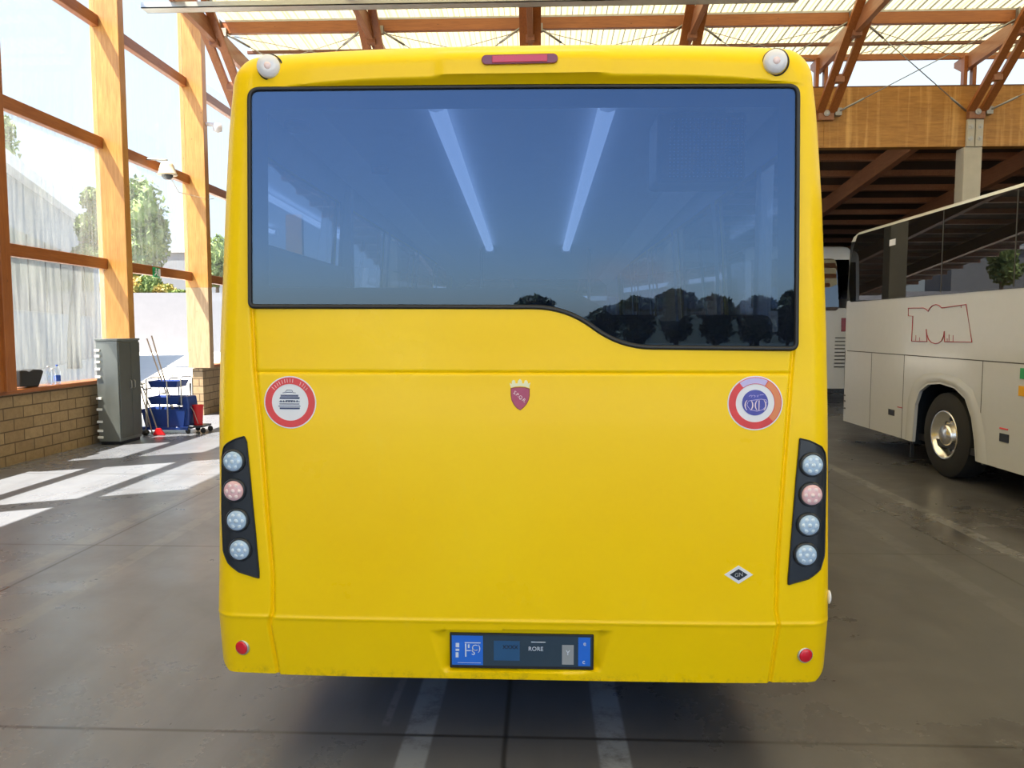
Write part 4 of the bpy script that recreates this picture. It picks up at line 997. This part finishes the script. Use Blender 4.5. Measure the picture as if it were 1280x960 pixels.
# cleaning cart
S6 = 170 / 960.
YC = 12.45
def z6(x, y_, Y=YC): return AY(110 + x * S6, 400 + y_ * S6, Y)
cart = thing('cleaning_cart', (z6(550, 780).x, YC, 0), 'blue plastic cleaning cart with trays, wringer and grey frame in the exit doorway', 'cart')
def tray(x0, y0, x1, y1, name, mat='cart_blue', dy=.42, parent=cart, taper=.85):
    a, b = z6(x0, y0), z6(x1, y1); cx_ = (a.x + b.x) / 2; hw = (b.x - a.x) / 2; y0_, y1_ = YC, YC + dy; cy_ = (y0_ + y1_) / 2; hy = dy / 2; t = .012
    def ring(k, z, q=0): return [(cx_ + sx * (hw * k - q), cy_ + sy * (hy * k - q), z) for sx, sy in ((-1, -1), (1, -1), (1, 1), (-1, 1))]
    rs = [ring(taper, b.z), ring(1, a.z), ring(1.03, a.z), ring(1.03, a.z - .012) if 0 else ring(1, a.z, t), ring(taper, b.z + t, t)]
    bm = bmesh.new(); V = [[bm.verts.new(p) for p in r_] for r_ in rs]
    for A, Bq in zip(V, V[1:]):
        for k in range(4): bm.faces.new((A[k], A[(k + 1) % 4], Bq[(k + 1) % 4], Bq[k]))
    bm.faces.new(V[0][::-1]); bm.faces.new(V[-1]); bmesh.ops.recalc_face_normals(bm, faces=bm.faces)
    return link(name, bm, mat, parent, bev=.004)
tray(418, 432, 632, 478, 'upper_tray'); tray(418, 545, 640, 598, 'middle_tray'); tray(372, 630, 690, 765, 'base_tub', dy=.46)
a, b = z6(372, 755), z6(700, 778); MB().box(a.x, b.x, YC, YC + .48, b.z, a.z, .01).build('base_frame', 'cart_blue', cart)
q = [z6(650, 640), z6(652, 560), z6(668, 540), z6(690, 545), z6(700, 600), z6(700, 760), z6(655, 760)]
MB().poly([(p.x, YC + .06, p.z) for p in q], (0, .34, 0)).build('wringer_press', 'cart_blue', cart, bev=.02)
a, b = z6(590, 560), z6(640, 620); MB().blob(((a.x + b.x) / 2, YC + .2, (a.z + b.z) / 2), (.05, .14, .06), 3, .1).build('bottle_holder', 'cart_blue', cart, smooth=True)
for yy in (YC + .0, YC + .42):
    f = MB(); P6 = [z6(540, 755), z6(540, 520), z6(410, 440), z6(418, 415), z6(440, 408), z6(500, 405)]
    f.tube([(z6(415, 545).x, yy, z6(415, 755).z), (z6(415, 545).x, yy, z6(0, 420).z), (z6(440, 0).x, yy, z6(0, 405).z), (z6(500, 0).x, yy, z6(0, 405).z)], .012, 8)
    f.tube([(z6(540, 0).x, yy, z6(0, 755).z), (z6(540, 0).x, yy, z6(0, 430).z)], .012, 8)
    f.tube([(z6(560, 0).x, yy, z6(0, 418).z), (z6(570, 0).x, yy, z6(0, 408).z), (z6(630, 0).x, yy, z6(0, 408).z), (z6(640, 0).x, yy, z6(0, 420).z), (z6(640, 0).x, yy, z6(0, 600).z), (z6(610, 0).x, yy, z6(0, 608).z)], .011, 8)
    f.build('grey_frame', 'zinc', cart, smooth=True)
a = z6(686, 540); MB().tube([(a.x, YC + .2, a.z), (a.x, YC + .2, z6(0, 450).z)], [.012, .018], 8).build('press_lever', 'housing_dark', cart, smooth=True)
a, b = z6(700, 750), z6(800, 770); MB().box(a.x - .05, b.x, YC + .05, YC + .4, a.z - .03, a.z, .008).build('bucket_carrier', 'housing_dark', cart)
for x, yy in ((395, .05), (395, .42), (697, .05), (697, .42), (795, .1), (795, .38)):
    c_ = z6(x, 790); r_ = .05
    w_ = MB().lathe([(0, -.014), (r_ * .9, -.014), (r_, -.008), (r_, .008), (r_ * .9, .014), (0, .014)], (c_.x, YC + yy, r_ + .002), (.35, 1, 0), 20).build('caster', 'tire', cart, smooth=True)
    MB().box(c_.x - .012, c_.x + .012, YC + yy - .02, YC + yy + .02, r_, z6(0, 765).z).build('caster_fork', 'housing_dark', w_)
# red bucket
a, b = z6(697, 608), z6(775, 750); cx_ = (a.x + b.x) / 2; rr = (b.x - a.x) / 2
bk = thing('red_bucket', (cx_, YC + .22, b.z), 'red plastic bucket carried on the end of the blue cleaning cart', 'bucket')
hgt = a.z - b.z
MB().lathe([(0, 0), (rr * .78, 0), (rr * .98, hgt * .93), (rr * 1.05, hgt * .93), (rr * 1.05, hgt), (rr * .95, hgt), (rr * .75, .012), (0, .012)], (cx_, YC + .22, b.z), n=28).build('pail', 'cart_red', bk, auto=40)
MB().tube([(cx_ - rr * .9, YC + .12, b.z + hgt * .95), (cx_ - rr * .2, YC + .10, b.z + hgt * .7), (cx_ + rr * .3, YC + .10, b.z + hgt * .3), (cx_ + rr * .5, YC + .12, b.z + hgt * .08)], .006, 6).build('handle', 'mop_grey', bk, smooth=True)
# mops & brooms
def pole_thing(name, a, b, label, head=None, r=.011, mat='pole_brown'):
    lo = a if a.z < b.z else b
    t = thing(name, tuple(lo), label, name.split('_')[0] if 'broom' in name else 'mop')
    MB().tube([a, b], r, 8).build('handle', mat, t, smooth=True)
    return t
m1 = pole_thing('mop', z6(415, 130, YC + .03), z6(592, 630, YC + .16), 'long thin mop handle leaning left in the cleaning cart, the shorter of the pair')
MB().blob(z6(594, 640, YC + .16), (.03, .03, .035), 3, .2).build('mop_socket', 'mop_grey', m1, smooth=True)
m2 = pole_thing('mop', z6(448, 110, YC + .06), z6(600, 625, YC + .2), 'long thin mop handle in the cleaning cart, reaching highest of the pair')
MB().blob(z6(602, 632, YC + .2), (.03, .03, .035), 3, .2).build('mop_socket', 'mop_grey', m2, smooth=True)
YBr = 12.30
def bpt(x, y_): return AY(110 + x * S6, 400 + y_ * S6, YBr)
e = bpt(490, 800); e.z = .10
br1 = pole_thing('broom', bpt(375, 440), e, 'broom with a red head leaning beside the grey cabinet', mat='mop_grey')
hx, hw_ = e.x + .015, .10
MB().poly([(hx - .03, YBr - .02, .12), (hx + .03, YBr - .02, .12), (hx + .11, YBr - .02, .005), (hx - .09, YBr - .02, .005)], (0, .06, 0)).build('red_head', 'cart_red', br1, bev=.006)
e2 = bpt(455, 795); e2.z = .02
br2 = pole_thing('broom', bpt(370, 480), e2, 'bare broom handle without head just left of the red broom', mat='mop_grey')
e3 = bpt(407, 745); e3.z = .06
br3 = pole_thing('broom', bpt(412, 470), e3, 'upright broom handle between the cabinet and the blue cart tub', mat='mop_grey')
MB().blob((e3.x - .01, YBr, .05), (.07, .05, .05), 3, .2).build('dark_head', 'bin_black', br3, smooth=True)
cl_ = thing('tool_clamp', tuple(bpt(330, 480)), 'dull metal tool holder clamp fixed to the grey cabinet side', 'clamp')
MB().tube([bpt(275, 488), bpt(330, 482), bpt(370, 470), bpt(405, 492), bpt(440, 480), bpt(505, 520), bpt(545, 515)], .013, 8).tube([bpt(320, 480), bpt(345, 458), bpt(400, 450)], .012, 8).build('arm', 'steel', cl_, smooth=True)
MB().blob(bpt(335, 478), (.05, .04, .035), 3, .3).build('jaw', 'steel', cl_, smooth=True)
# bottles and tub on the sill
zs_ = ZS + .06
for i, (u, s, lab, blue) in enumerate(((61, 1., 'clear plastic water bottle on the sill, nearest the black tub', 0), (66, .86, 'short clear plastic bottle in the middle of the sill trio', 0), (72, 1.03, 'clear water bottle with a blue label on the window sill', 1))):
    p = AX(u, 478, -7.03); y = p.y; b = thing('water_bottle', (-7.03, y, zs_), lab, 'bottle'); hb = .27 * s; rb_ = .042
    MB().lathe([(0, 0), (rb_ * .9, 0), (rb_, .01), (rb_, hb * .35), (rb_ * .93, hb * .4), (rb_, hb * .45), (rb_, hb * .68), (rb_ * .6, hb * .83), (.014, hb * .9), (.014, hb * .95)], (-7.03, y, zs_), n=24).build('bottle_body', 'bottle_plastic', b, smooth=True)
    MB().lathe([(.016, hb * .93), (.016, hb), (0, hb)], (-7.03, y, zs_), n=16).build('cap', 'bottle_blue' if blue else 'camera_white', b)
    if blue: MB().lathe([(rb_ + .001, hb * .15), (rb_ + .001, hb * .45)], (-7.03, y, zs_), n=24).build('blue_label', 'bottle_blue', b, smooth=True)
S7 = 130 / 1248.
pts = [AX(0 + x * S7, 400 + y_ * S7, -7.04) for x, y_ in ((160, 800), (385, 795), (445, 610), (420, 590), (320, 585), (270, 615), (235, 600), (160, 598))]
zmin = min(p.z for p in pts)
tag(MB().poly([(-7.10, p.y, p.z - zmin + zs_) for p in pts], (.16, 0, 0)).build('black_tub', 'bin_black', bev=.015), 'black plastic tub standing on the sill at the foot of the double post', 'tub')
# emergency exit sign on the lowest rail over the doorway
a, b = AX(191, 334, -7.07), AX(199, 347, -7.07)
ex = thing('exit_sign', (-7.07, (a.y + b.y) / 2, b.z), 'small green emergency exit sign on the rail over the doorway', 'sign')
MB().box(-7.08, -7.05, a.y, b.y, b.z - .0, a.z).build('panel', 'green_mark', ex)
mm = MB(); yc_ = (a.y + b.y) / 2; zc2 = (a.z + b.z) / 2
mm.box(-7.05, -7.047, yc_ + .04, yc_ + .12, zc2 - .07, zc2 + .07).lathe([(.018, 0), (.018, .003), (0, .003)], (-7.05, yc_ - .03, zc2 + .055), (1, 0, 0), 14)
mm.tube([(-7.048, yc_ - .03, zc2 + .03), (-7.048, yc_ - .04, zc2 - .01), (-7.048, yc_, zc2 - .03), (-7.048, yc_ + .0, zc2 - .07)], .009, 6).tube([(-7.048, yc_ - .04, zc2 - .01), (-7.048, yc_ - .09, zc2 - .06)], .009, 6).tube([(-7.048, yc_ - .08, zc2 + .01), (-7.048, yc_ - .03, zc2 + .025), (-7.048, yc_ + .02, zc2)], .007, 6)
mm.build('running_figure', 'white_sticker', ex)
# dome camera on the middle rail, small white camera beyond
Yc_ = 13.6
c_ = AX(209, 213, -6.80); sc = c_.y / 940.
cm = thing('dome_camera', tuple(c_), 'cream bell-shaped security camera hanging from the middle rail by the doorway', 'camera')
MB().lathe([(.0, 11 * sc), (6 * sc, 10 * sc), (8 * sc, 6 * sc), (11 * sc, -4 * sc), (12.5 * sc, -5 * sc), (11.5 * sc, -6 * sc), (0, -5 * sc)], c_, n=32).build('hood', 'camera_cream', cm, smooth=True)
MB().lathe([(7 * sc, -5 * sc), (6.5 * sc, -8 * sc), (4 * sc, -11 * sc), (0, -12 * sc)], c_, n=24).build('dome', 'smoked', cm, smooth=True)
MB().tube([c_ + Vector((0, 0, 10 * sc)), c_ + Vector((0, 0, 13 * sc)), c_ + Vector((-.05, -.0, 13 * sc)), Vector((-7.10, c_.y - .2, c_.z + 11 * sc))], .018, 8).build('arm', 'steel', cm, smooth=True)
MB().tube([c_ + Vector((.0, .1, -6 * sc)), Vector((-6.9, 14.3, c_.z - .28)), Vector((-6.76, 15.28, c_.z - .25)), Vector((-6.74, 15.5, c_.z - .2))], .006, 6).build('cable', 'camera_cream', cm)
c_ = AX(272, 160, -6.55); sc = c_.y / 940.
c2_ = thing('wall_camera', tuple(c_), 'small white camera on an arm by the upper window left of the bus roof', 'camera')
MB().lathe([(0, 6 * sc), (5 * sc, 5 * sc), (6 * sc, 0), (5 * sc, -4 * sc), (0, -6 * sc)], c_, n=24).build('dome', 'camera_white', c2_, smooth=True)
MB().tube([c_ + Vector((0, 0, 3 * sc)), c_ + Vector((-.10, 0, 4 * sc)), Vector((-6.77, 15.25, c_.z + 4 * sc))], [.05, .045, .03], 10).build('arm', 'camera_white', c2_, smooth=True)

# ================================================================== OUTSIDE
RW = 56.
struct(MB().box(-75, -9, RW, RW + .6, -.02, 4.45).build('wall_retaining', 'retaining'))
struct(MB().box(-75, -9, RW + .5, RW + 40, 0, 4.2).build('ground_upper', 'earth'))
def leaves(mb, c, r, n, s, rnd):
    for _ in range(n):
        d = Vector((rnd.gauss(0, 1), rnd.gauss(0, 1), rnd.gauss(0, 1))).normalized() * (rnd.random() ** .33)
        p = Vector(c) + Vector((d.x * r[0], d.y * r[1], d.z * r[2]))
        a = Vector((rnd.gauss(0, 1), rnd.gauss(0, 1), rnd.gauss(0, 1))).normalized(); b = a.cross(Vector((rnd.random(), rnd.random(), rnd.random()))).normalized()
        k = s * (.6 + rnd.random() * .8); q = [p - a * k, p + b * k * .5, p + a * k, p - b * k * .5]
        mb.bm.faces.new([mb.bm.verts.new(v) for v in q])
def tree(base, clumps, trunk, label, mat='leaf_green', bark='bark', n=700, s=.16, seed=1, tr=.16, name='tree'):
    rnd = random.Random(seed); t = thing(name, tuple(base), label, 'tree')
    MB().tube(trunk, [tr * (1 - .6 * i / max(1, len(trunk) - 1)) for i in range(len(trunk))], 10).build('trunk', bark, t, smooth=True)
    mb = MB()
    for c, r in clumps: mb.blob(c, tuple(k * .7 for k in r), 3, .35, 1.5); leaves(mb, c, r, n, s, rnd)
    bm = mb.bm; link('crown', bm, mat, t)
    return t
def G(u, v, Y): return AY(u, v, Y)
Yt = 66.
base = G(182, 372, Yt); base.z = 4.2
tree(base, [(G(178, 268, Yt), (2.2, 2, 3.4)), (G(190, 300, Yt), (1.6, 1.6, 2.8)), (G(170, 320, Yt), (2.4, 2, 2.4)), (G(172, 245, Yt), (1.4, 1.4, 1.5)), (G(187, 285, Yt), (1.5, 1.2, 2))], [base, G(181, 330, Yt), G(180, 280, Yt)], 'green tree standing beyond the retaining wall, right of the cabinet post', seed=3, s=.25, n=900)
Yt2 = 33.
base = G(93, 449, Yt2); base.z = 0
tree(base, [(G(118, 250, Yt2), (.55, .6, .6)), (G(110, 285, Yt2), (.5, .6, .7)), (G(122, 280, Yt2), (.5, .5, .9)), (G(112, 318, Yt2), (.8, .7, .5))], [base, base + Vector((0, 0, 1.2)), G(94, 380, Yt2), G(98, 330, Yt2), G(106, 290, Yt2)], 'tree whose pale trunk stands in for a reflection in the dirty lower pane', seed=5, s=.12, tr=.30, bark='trunk_reflection')  # pale trunk is modelled in place of a reflection on the pane
b3 = G(2, 372, 60); b3.z = 4.2
tree(b3, [(G(1, 160, 58), (1.0, 1, 1.1)), (G(-10, 190, 58), (2, 2, 2.6)), (G(-12, 260, 58), (2.6, 2, 3))], [b3, G(-4, 300, 58), G(-4, 200, 58)], 'tall tree whose twigs show at the left edge past the double post', seed=9, s=.2)
b4 = G(272, 380, 60); b4.z = 4.2
tree(b4, [(G(272, 318, 60), (1.2, 1.2, 1.6)), (G(268, 340, 60), (1.2, 1.2, 1.2))], [b4, G(272, 350, 60), G(272, 320, 60)], 'small tree seen in the gap left of the yellow bus', seed=12, s=.2)
# shrubs on the retaining wall
for i, (u, v, w_, h_, mt_, lb) in enumerate(((172, 360, .8, .9, 'leaf_dry', 'dry yellowish shrub hanging over the retaining wall beside the cabinet post'), (188, 357, .85, 1.1, 'leaf_green', 'green shrub in the middle of the retaining wall top over the doorway'), (206, 364, .9, .6, 'leaf_dry', 'low yellow-green shrub on the retaining wall under the exit sign'), (224, 368, .8, .35, 'leaf_green', 'lowest green shrub on the retaining wall next to the weathered post'), (60, 364, 1.4, .6, 'leaf_dry', 'dry shrub on the wall seen through the dirty pane'), (112, 362, 1.0, 1.1, 'leaf_dry', 'orange dry shrub on the wall left of the cabinet post'))):
    c_ = G(u, v, RW + 1.6); mb = MB(); rnd = random.Random(30 + i); mb.blob(c_, (w_ * .7, .5, h_ * .7), 3, .3); leaves(mb, c_, (w_, .9, h_), 700, .16, rnd)
    bm = mb.bm; tag(link('shrub', bm, mt_, None), lb, 'shrub')
# low grey block house above the wall
a, b = G(198, 312, 75), G(240, 362, 75)
hs = thing('concrete_shed', ((a.x + b.x) / 2, 76, 4.2), 'low grey block building above the retaining wall left of the weathered post', 'building')
MB().box(a.x, b.x + 5, 75, 80, 4.2, a.z - .3).build('wall', 'warehouse', hs); MB().box(a.x - .2, b.x + 5.2, 74.8, 80.2, a.z - .3, a.z).build('roof', 'warehouse_roof', hs)
# long warehouse with sloping eave line
e0 = AY(11, 215, 40); e1 = AY(118, 290, 66)
d = Vector((e1.x - e0.x, e1.y - e0.y, 0)); hE = e0.z
# keep the eave level: solve far point on its line for the same height
def ray_at_z(u, v, z): r_ = ray(u, v); t = (z - H) / r_.z; return Vector((r_.x * t, r_.y * t, z))
zE = 7.9; e0 = ray_at_z(11, 213, zE); e1 = ray_at_z(118, 289, zE); ex_ = (e1 - e0).normalized(); nr = Vector((ex_.y, -ex_.x, 0))
if nr.x > 0: nr = -nr
s0 = e0 - ex_ * 12; s1 = e1 + ex_ * 1
wh = thing('warehouse', (s0.x, s0.y, 0), 'long grey warehouse with a pale roof edge behind the dirty panes', 'building')
MB().poly([s0 - Vector((0, 0, zE)), s1 - Vector((0, 0, zE)), s1, s0], nr * 14).build('wall', 'warehouse', wh)
MB().poly([s0 + Vector((0, 0, -.15)) - nr * .5, s1 + Vector((0, 0, -.15)) - nr * .5, s1 + Vector((0, 0, .35)) - nr * .5, s0 + Vector((0, 0, .35)) - nr * .5], nr * 15).build('roof', 'warehouse_roof', wh)
for k in range(9):
    c_ = s0.lerp(s1, .08 + .1 * k); q = [c_ + ex_ * sx * 1.5 + Vector((0, 0, -dz)) - nr * .05 for sx, dz in ((-1, 5.4), (1, 5.4), (1, 2.2), (-1, 2.2))]
    MB().poly(q, nr * .1).build('window', 'housing_dark', wh)
# scenery behind the camera (seen only mirrored in the rear window)
rnd = random.Random(77)
for i in range(13):
    x = [-.6, 6.6, 8.4, 10.2, 12.0, 13.8, 15.7, 17.5, 19.3, 21.2, 23.0, 24.8, 26.8][i]; y = -62 - (i % 2) * 9; hgt = [5.5, 3.4, 4.2, 4.9, 5.0, 4.6, 4.4, 4.8, 4.2, 4.4, 5.1, 4.3, 4.0][i]
    tree((x, y, 0), [((x + dx, y, hgt * (.82 if i % 3 else .7) + dz), (1.1, 1.0, .55 if i % 3 == 0 else .9)) for dx, dz in ((-.7, 0), (0, .3), (.8, .05))] + ([] if i == 0 else [((x, y, hgt * .4), (1.5, 1.0, 1.5))]), [(x, y, 0), (x, y, hgt * .85)], 'dark pine of the row behind the camera, mirrored in the bus rear window', 'leaf_dark', n=350, s=.3, seed=100 + i, name='pine_tree')['group'] = 'pines mirrored in the bus window'
hl = MB(); G_ = []
for x in np.linspace(-150, 150, 61):
    h_ = 1.9 + 4.3 * math.exp(-((x - 15) / 8) ** 2) + 3.2 * math.exp(-((x - 32) / 12) ** 2) + .25 * math.sin(x * .8) + .15 * math.sin(x * 1.7)
    G_.append([(x, -84, -.1), (x, -94, h_ * .8), (x, -110, h_), (x, -118, -.1)])
hl.grid(G_); struct(hl.build('ground_hill', 'hill', smooth=True))

# ================================================================== LIGHT
sun = bpy.data.lights.new('sun', 'SUN'); so_ = bpy.data.objects.new('sun', sun); C.objects.link(so_)
sd = Vector((1, .52, -2.05)).normalized(); so_.rotation_euler = sd.to_track_quat('-Z', 'Y').to_euler(); so_.location = (-20, -10, 30)
sun.energy = 11; sun.angle = .0093; sun.color = (1, .89, .70)
w = bpy.data.worlds.new('world'); bpy.context.scene.world = w; w.use_nodes = True; nt = w.node_tree; nt.nodes.clear()
sk = nt.nodes.new('ShaderNodeTexSky'); sk.sky_type = 'NISHITA'; sk.sun_disc = False
sk.sun_elevation = math.asin(-sd.z); sk.sun_rotation = math.atan2(-sd.x, -sd.y); sk.air_density = 1.0; sk.dust_density = 1.2; sk.ozone_density = 2.0
bg = nt.nodes.new('ShaderNodeBackground'); bg.inputs[1].default_value = .20
tc = nt.nodes.new('ShaderNodeTexCoord'); sp = nt.nodes.new('ShaderNodeSeparateXYZ'); nt.links.new(tc.outputs['Generated'], sp.inputs[0])
mp = nt.nodes.new('ShaderNodeMapping'); mp.inputs['Scale'].default_value = (1, 1, 1.7); nt.links.new(tc.outputs['Generated'], mp.inputs[0])
cn = noise(nt, mp.outputs[0], 5.0, 7, .6)
zf2 = ramp(nt, sp.outputs[2], .065, .10, 1, 0)
back = ramp(nt, sp.outputs[1], -.5, -.8); xs_ = math_(nt, 'MULTIPLY', ramp(nt, sp.outputs[0], .04, .09), ramp(nt, sp.outputs[0], .15, .20, 1, 0))
cf = math_(nt, 'MULTIPLY', math_(nt, 'MULTIPLY', ramp(nt, cn, .42, .52), zf2), math_(nt, 'MULTIPLY', back, xs_))
hz = mixc(nt, ramp(nt, sp.outputs[1], -.25, .45, 0, .92), sk.outputs[0], (2.05, 2.38, 2.62))
colr = mixc(nt, math_(nt, 'MULTIPLY', cf, .8), hz, (5.5, 5.0, 4.6))
nt.links.new(colr, bg.inputs[0]); wo = nt.nodes.new('ShaderNodeOutputWorld'); nt.links.new(bg.outputs[0], wo.inputs[0])
sc_ = bpy.context.scene
sc_.view_settings.view_transform = 'Standard'; sc_.view_settings.look = 'None'; sc_.view_settings.gamma = 1; sc_.view_settings.use_curve_mapping = False
sc_.view_settings.exposure = 1.25
sc_.cycles.use_denoising = True; sc_.cycles.max_bounces = 10; sc_.cycles.diffuse_bounces = 5; sc_.cycles.transparent_max_bounces = 16; sc_.cycles.glossy_bounces = 4
sc_.cycles.sample_clamp_indirect = 6; sc_.cycles.caustics_reflective = False; sc_.cycles.caustics_refractive = False
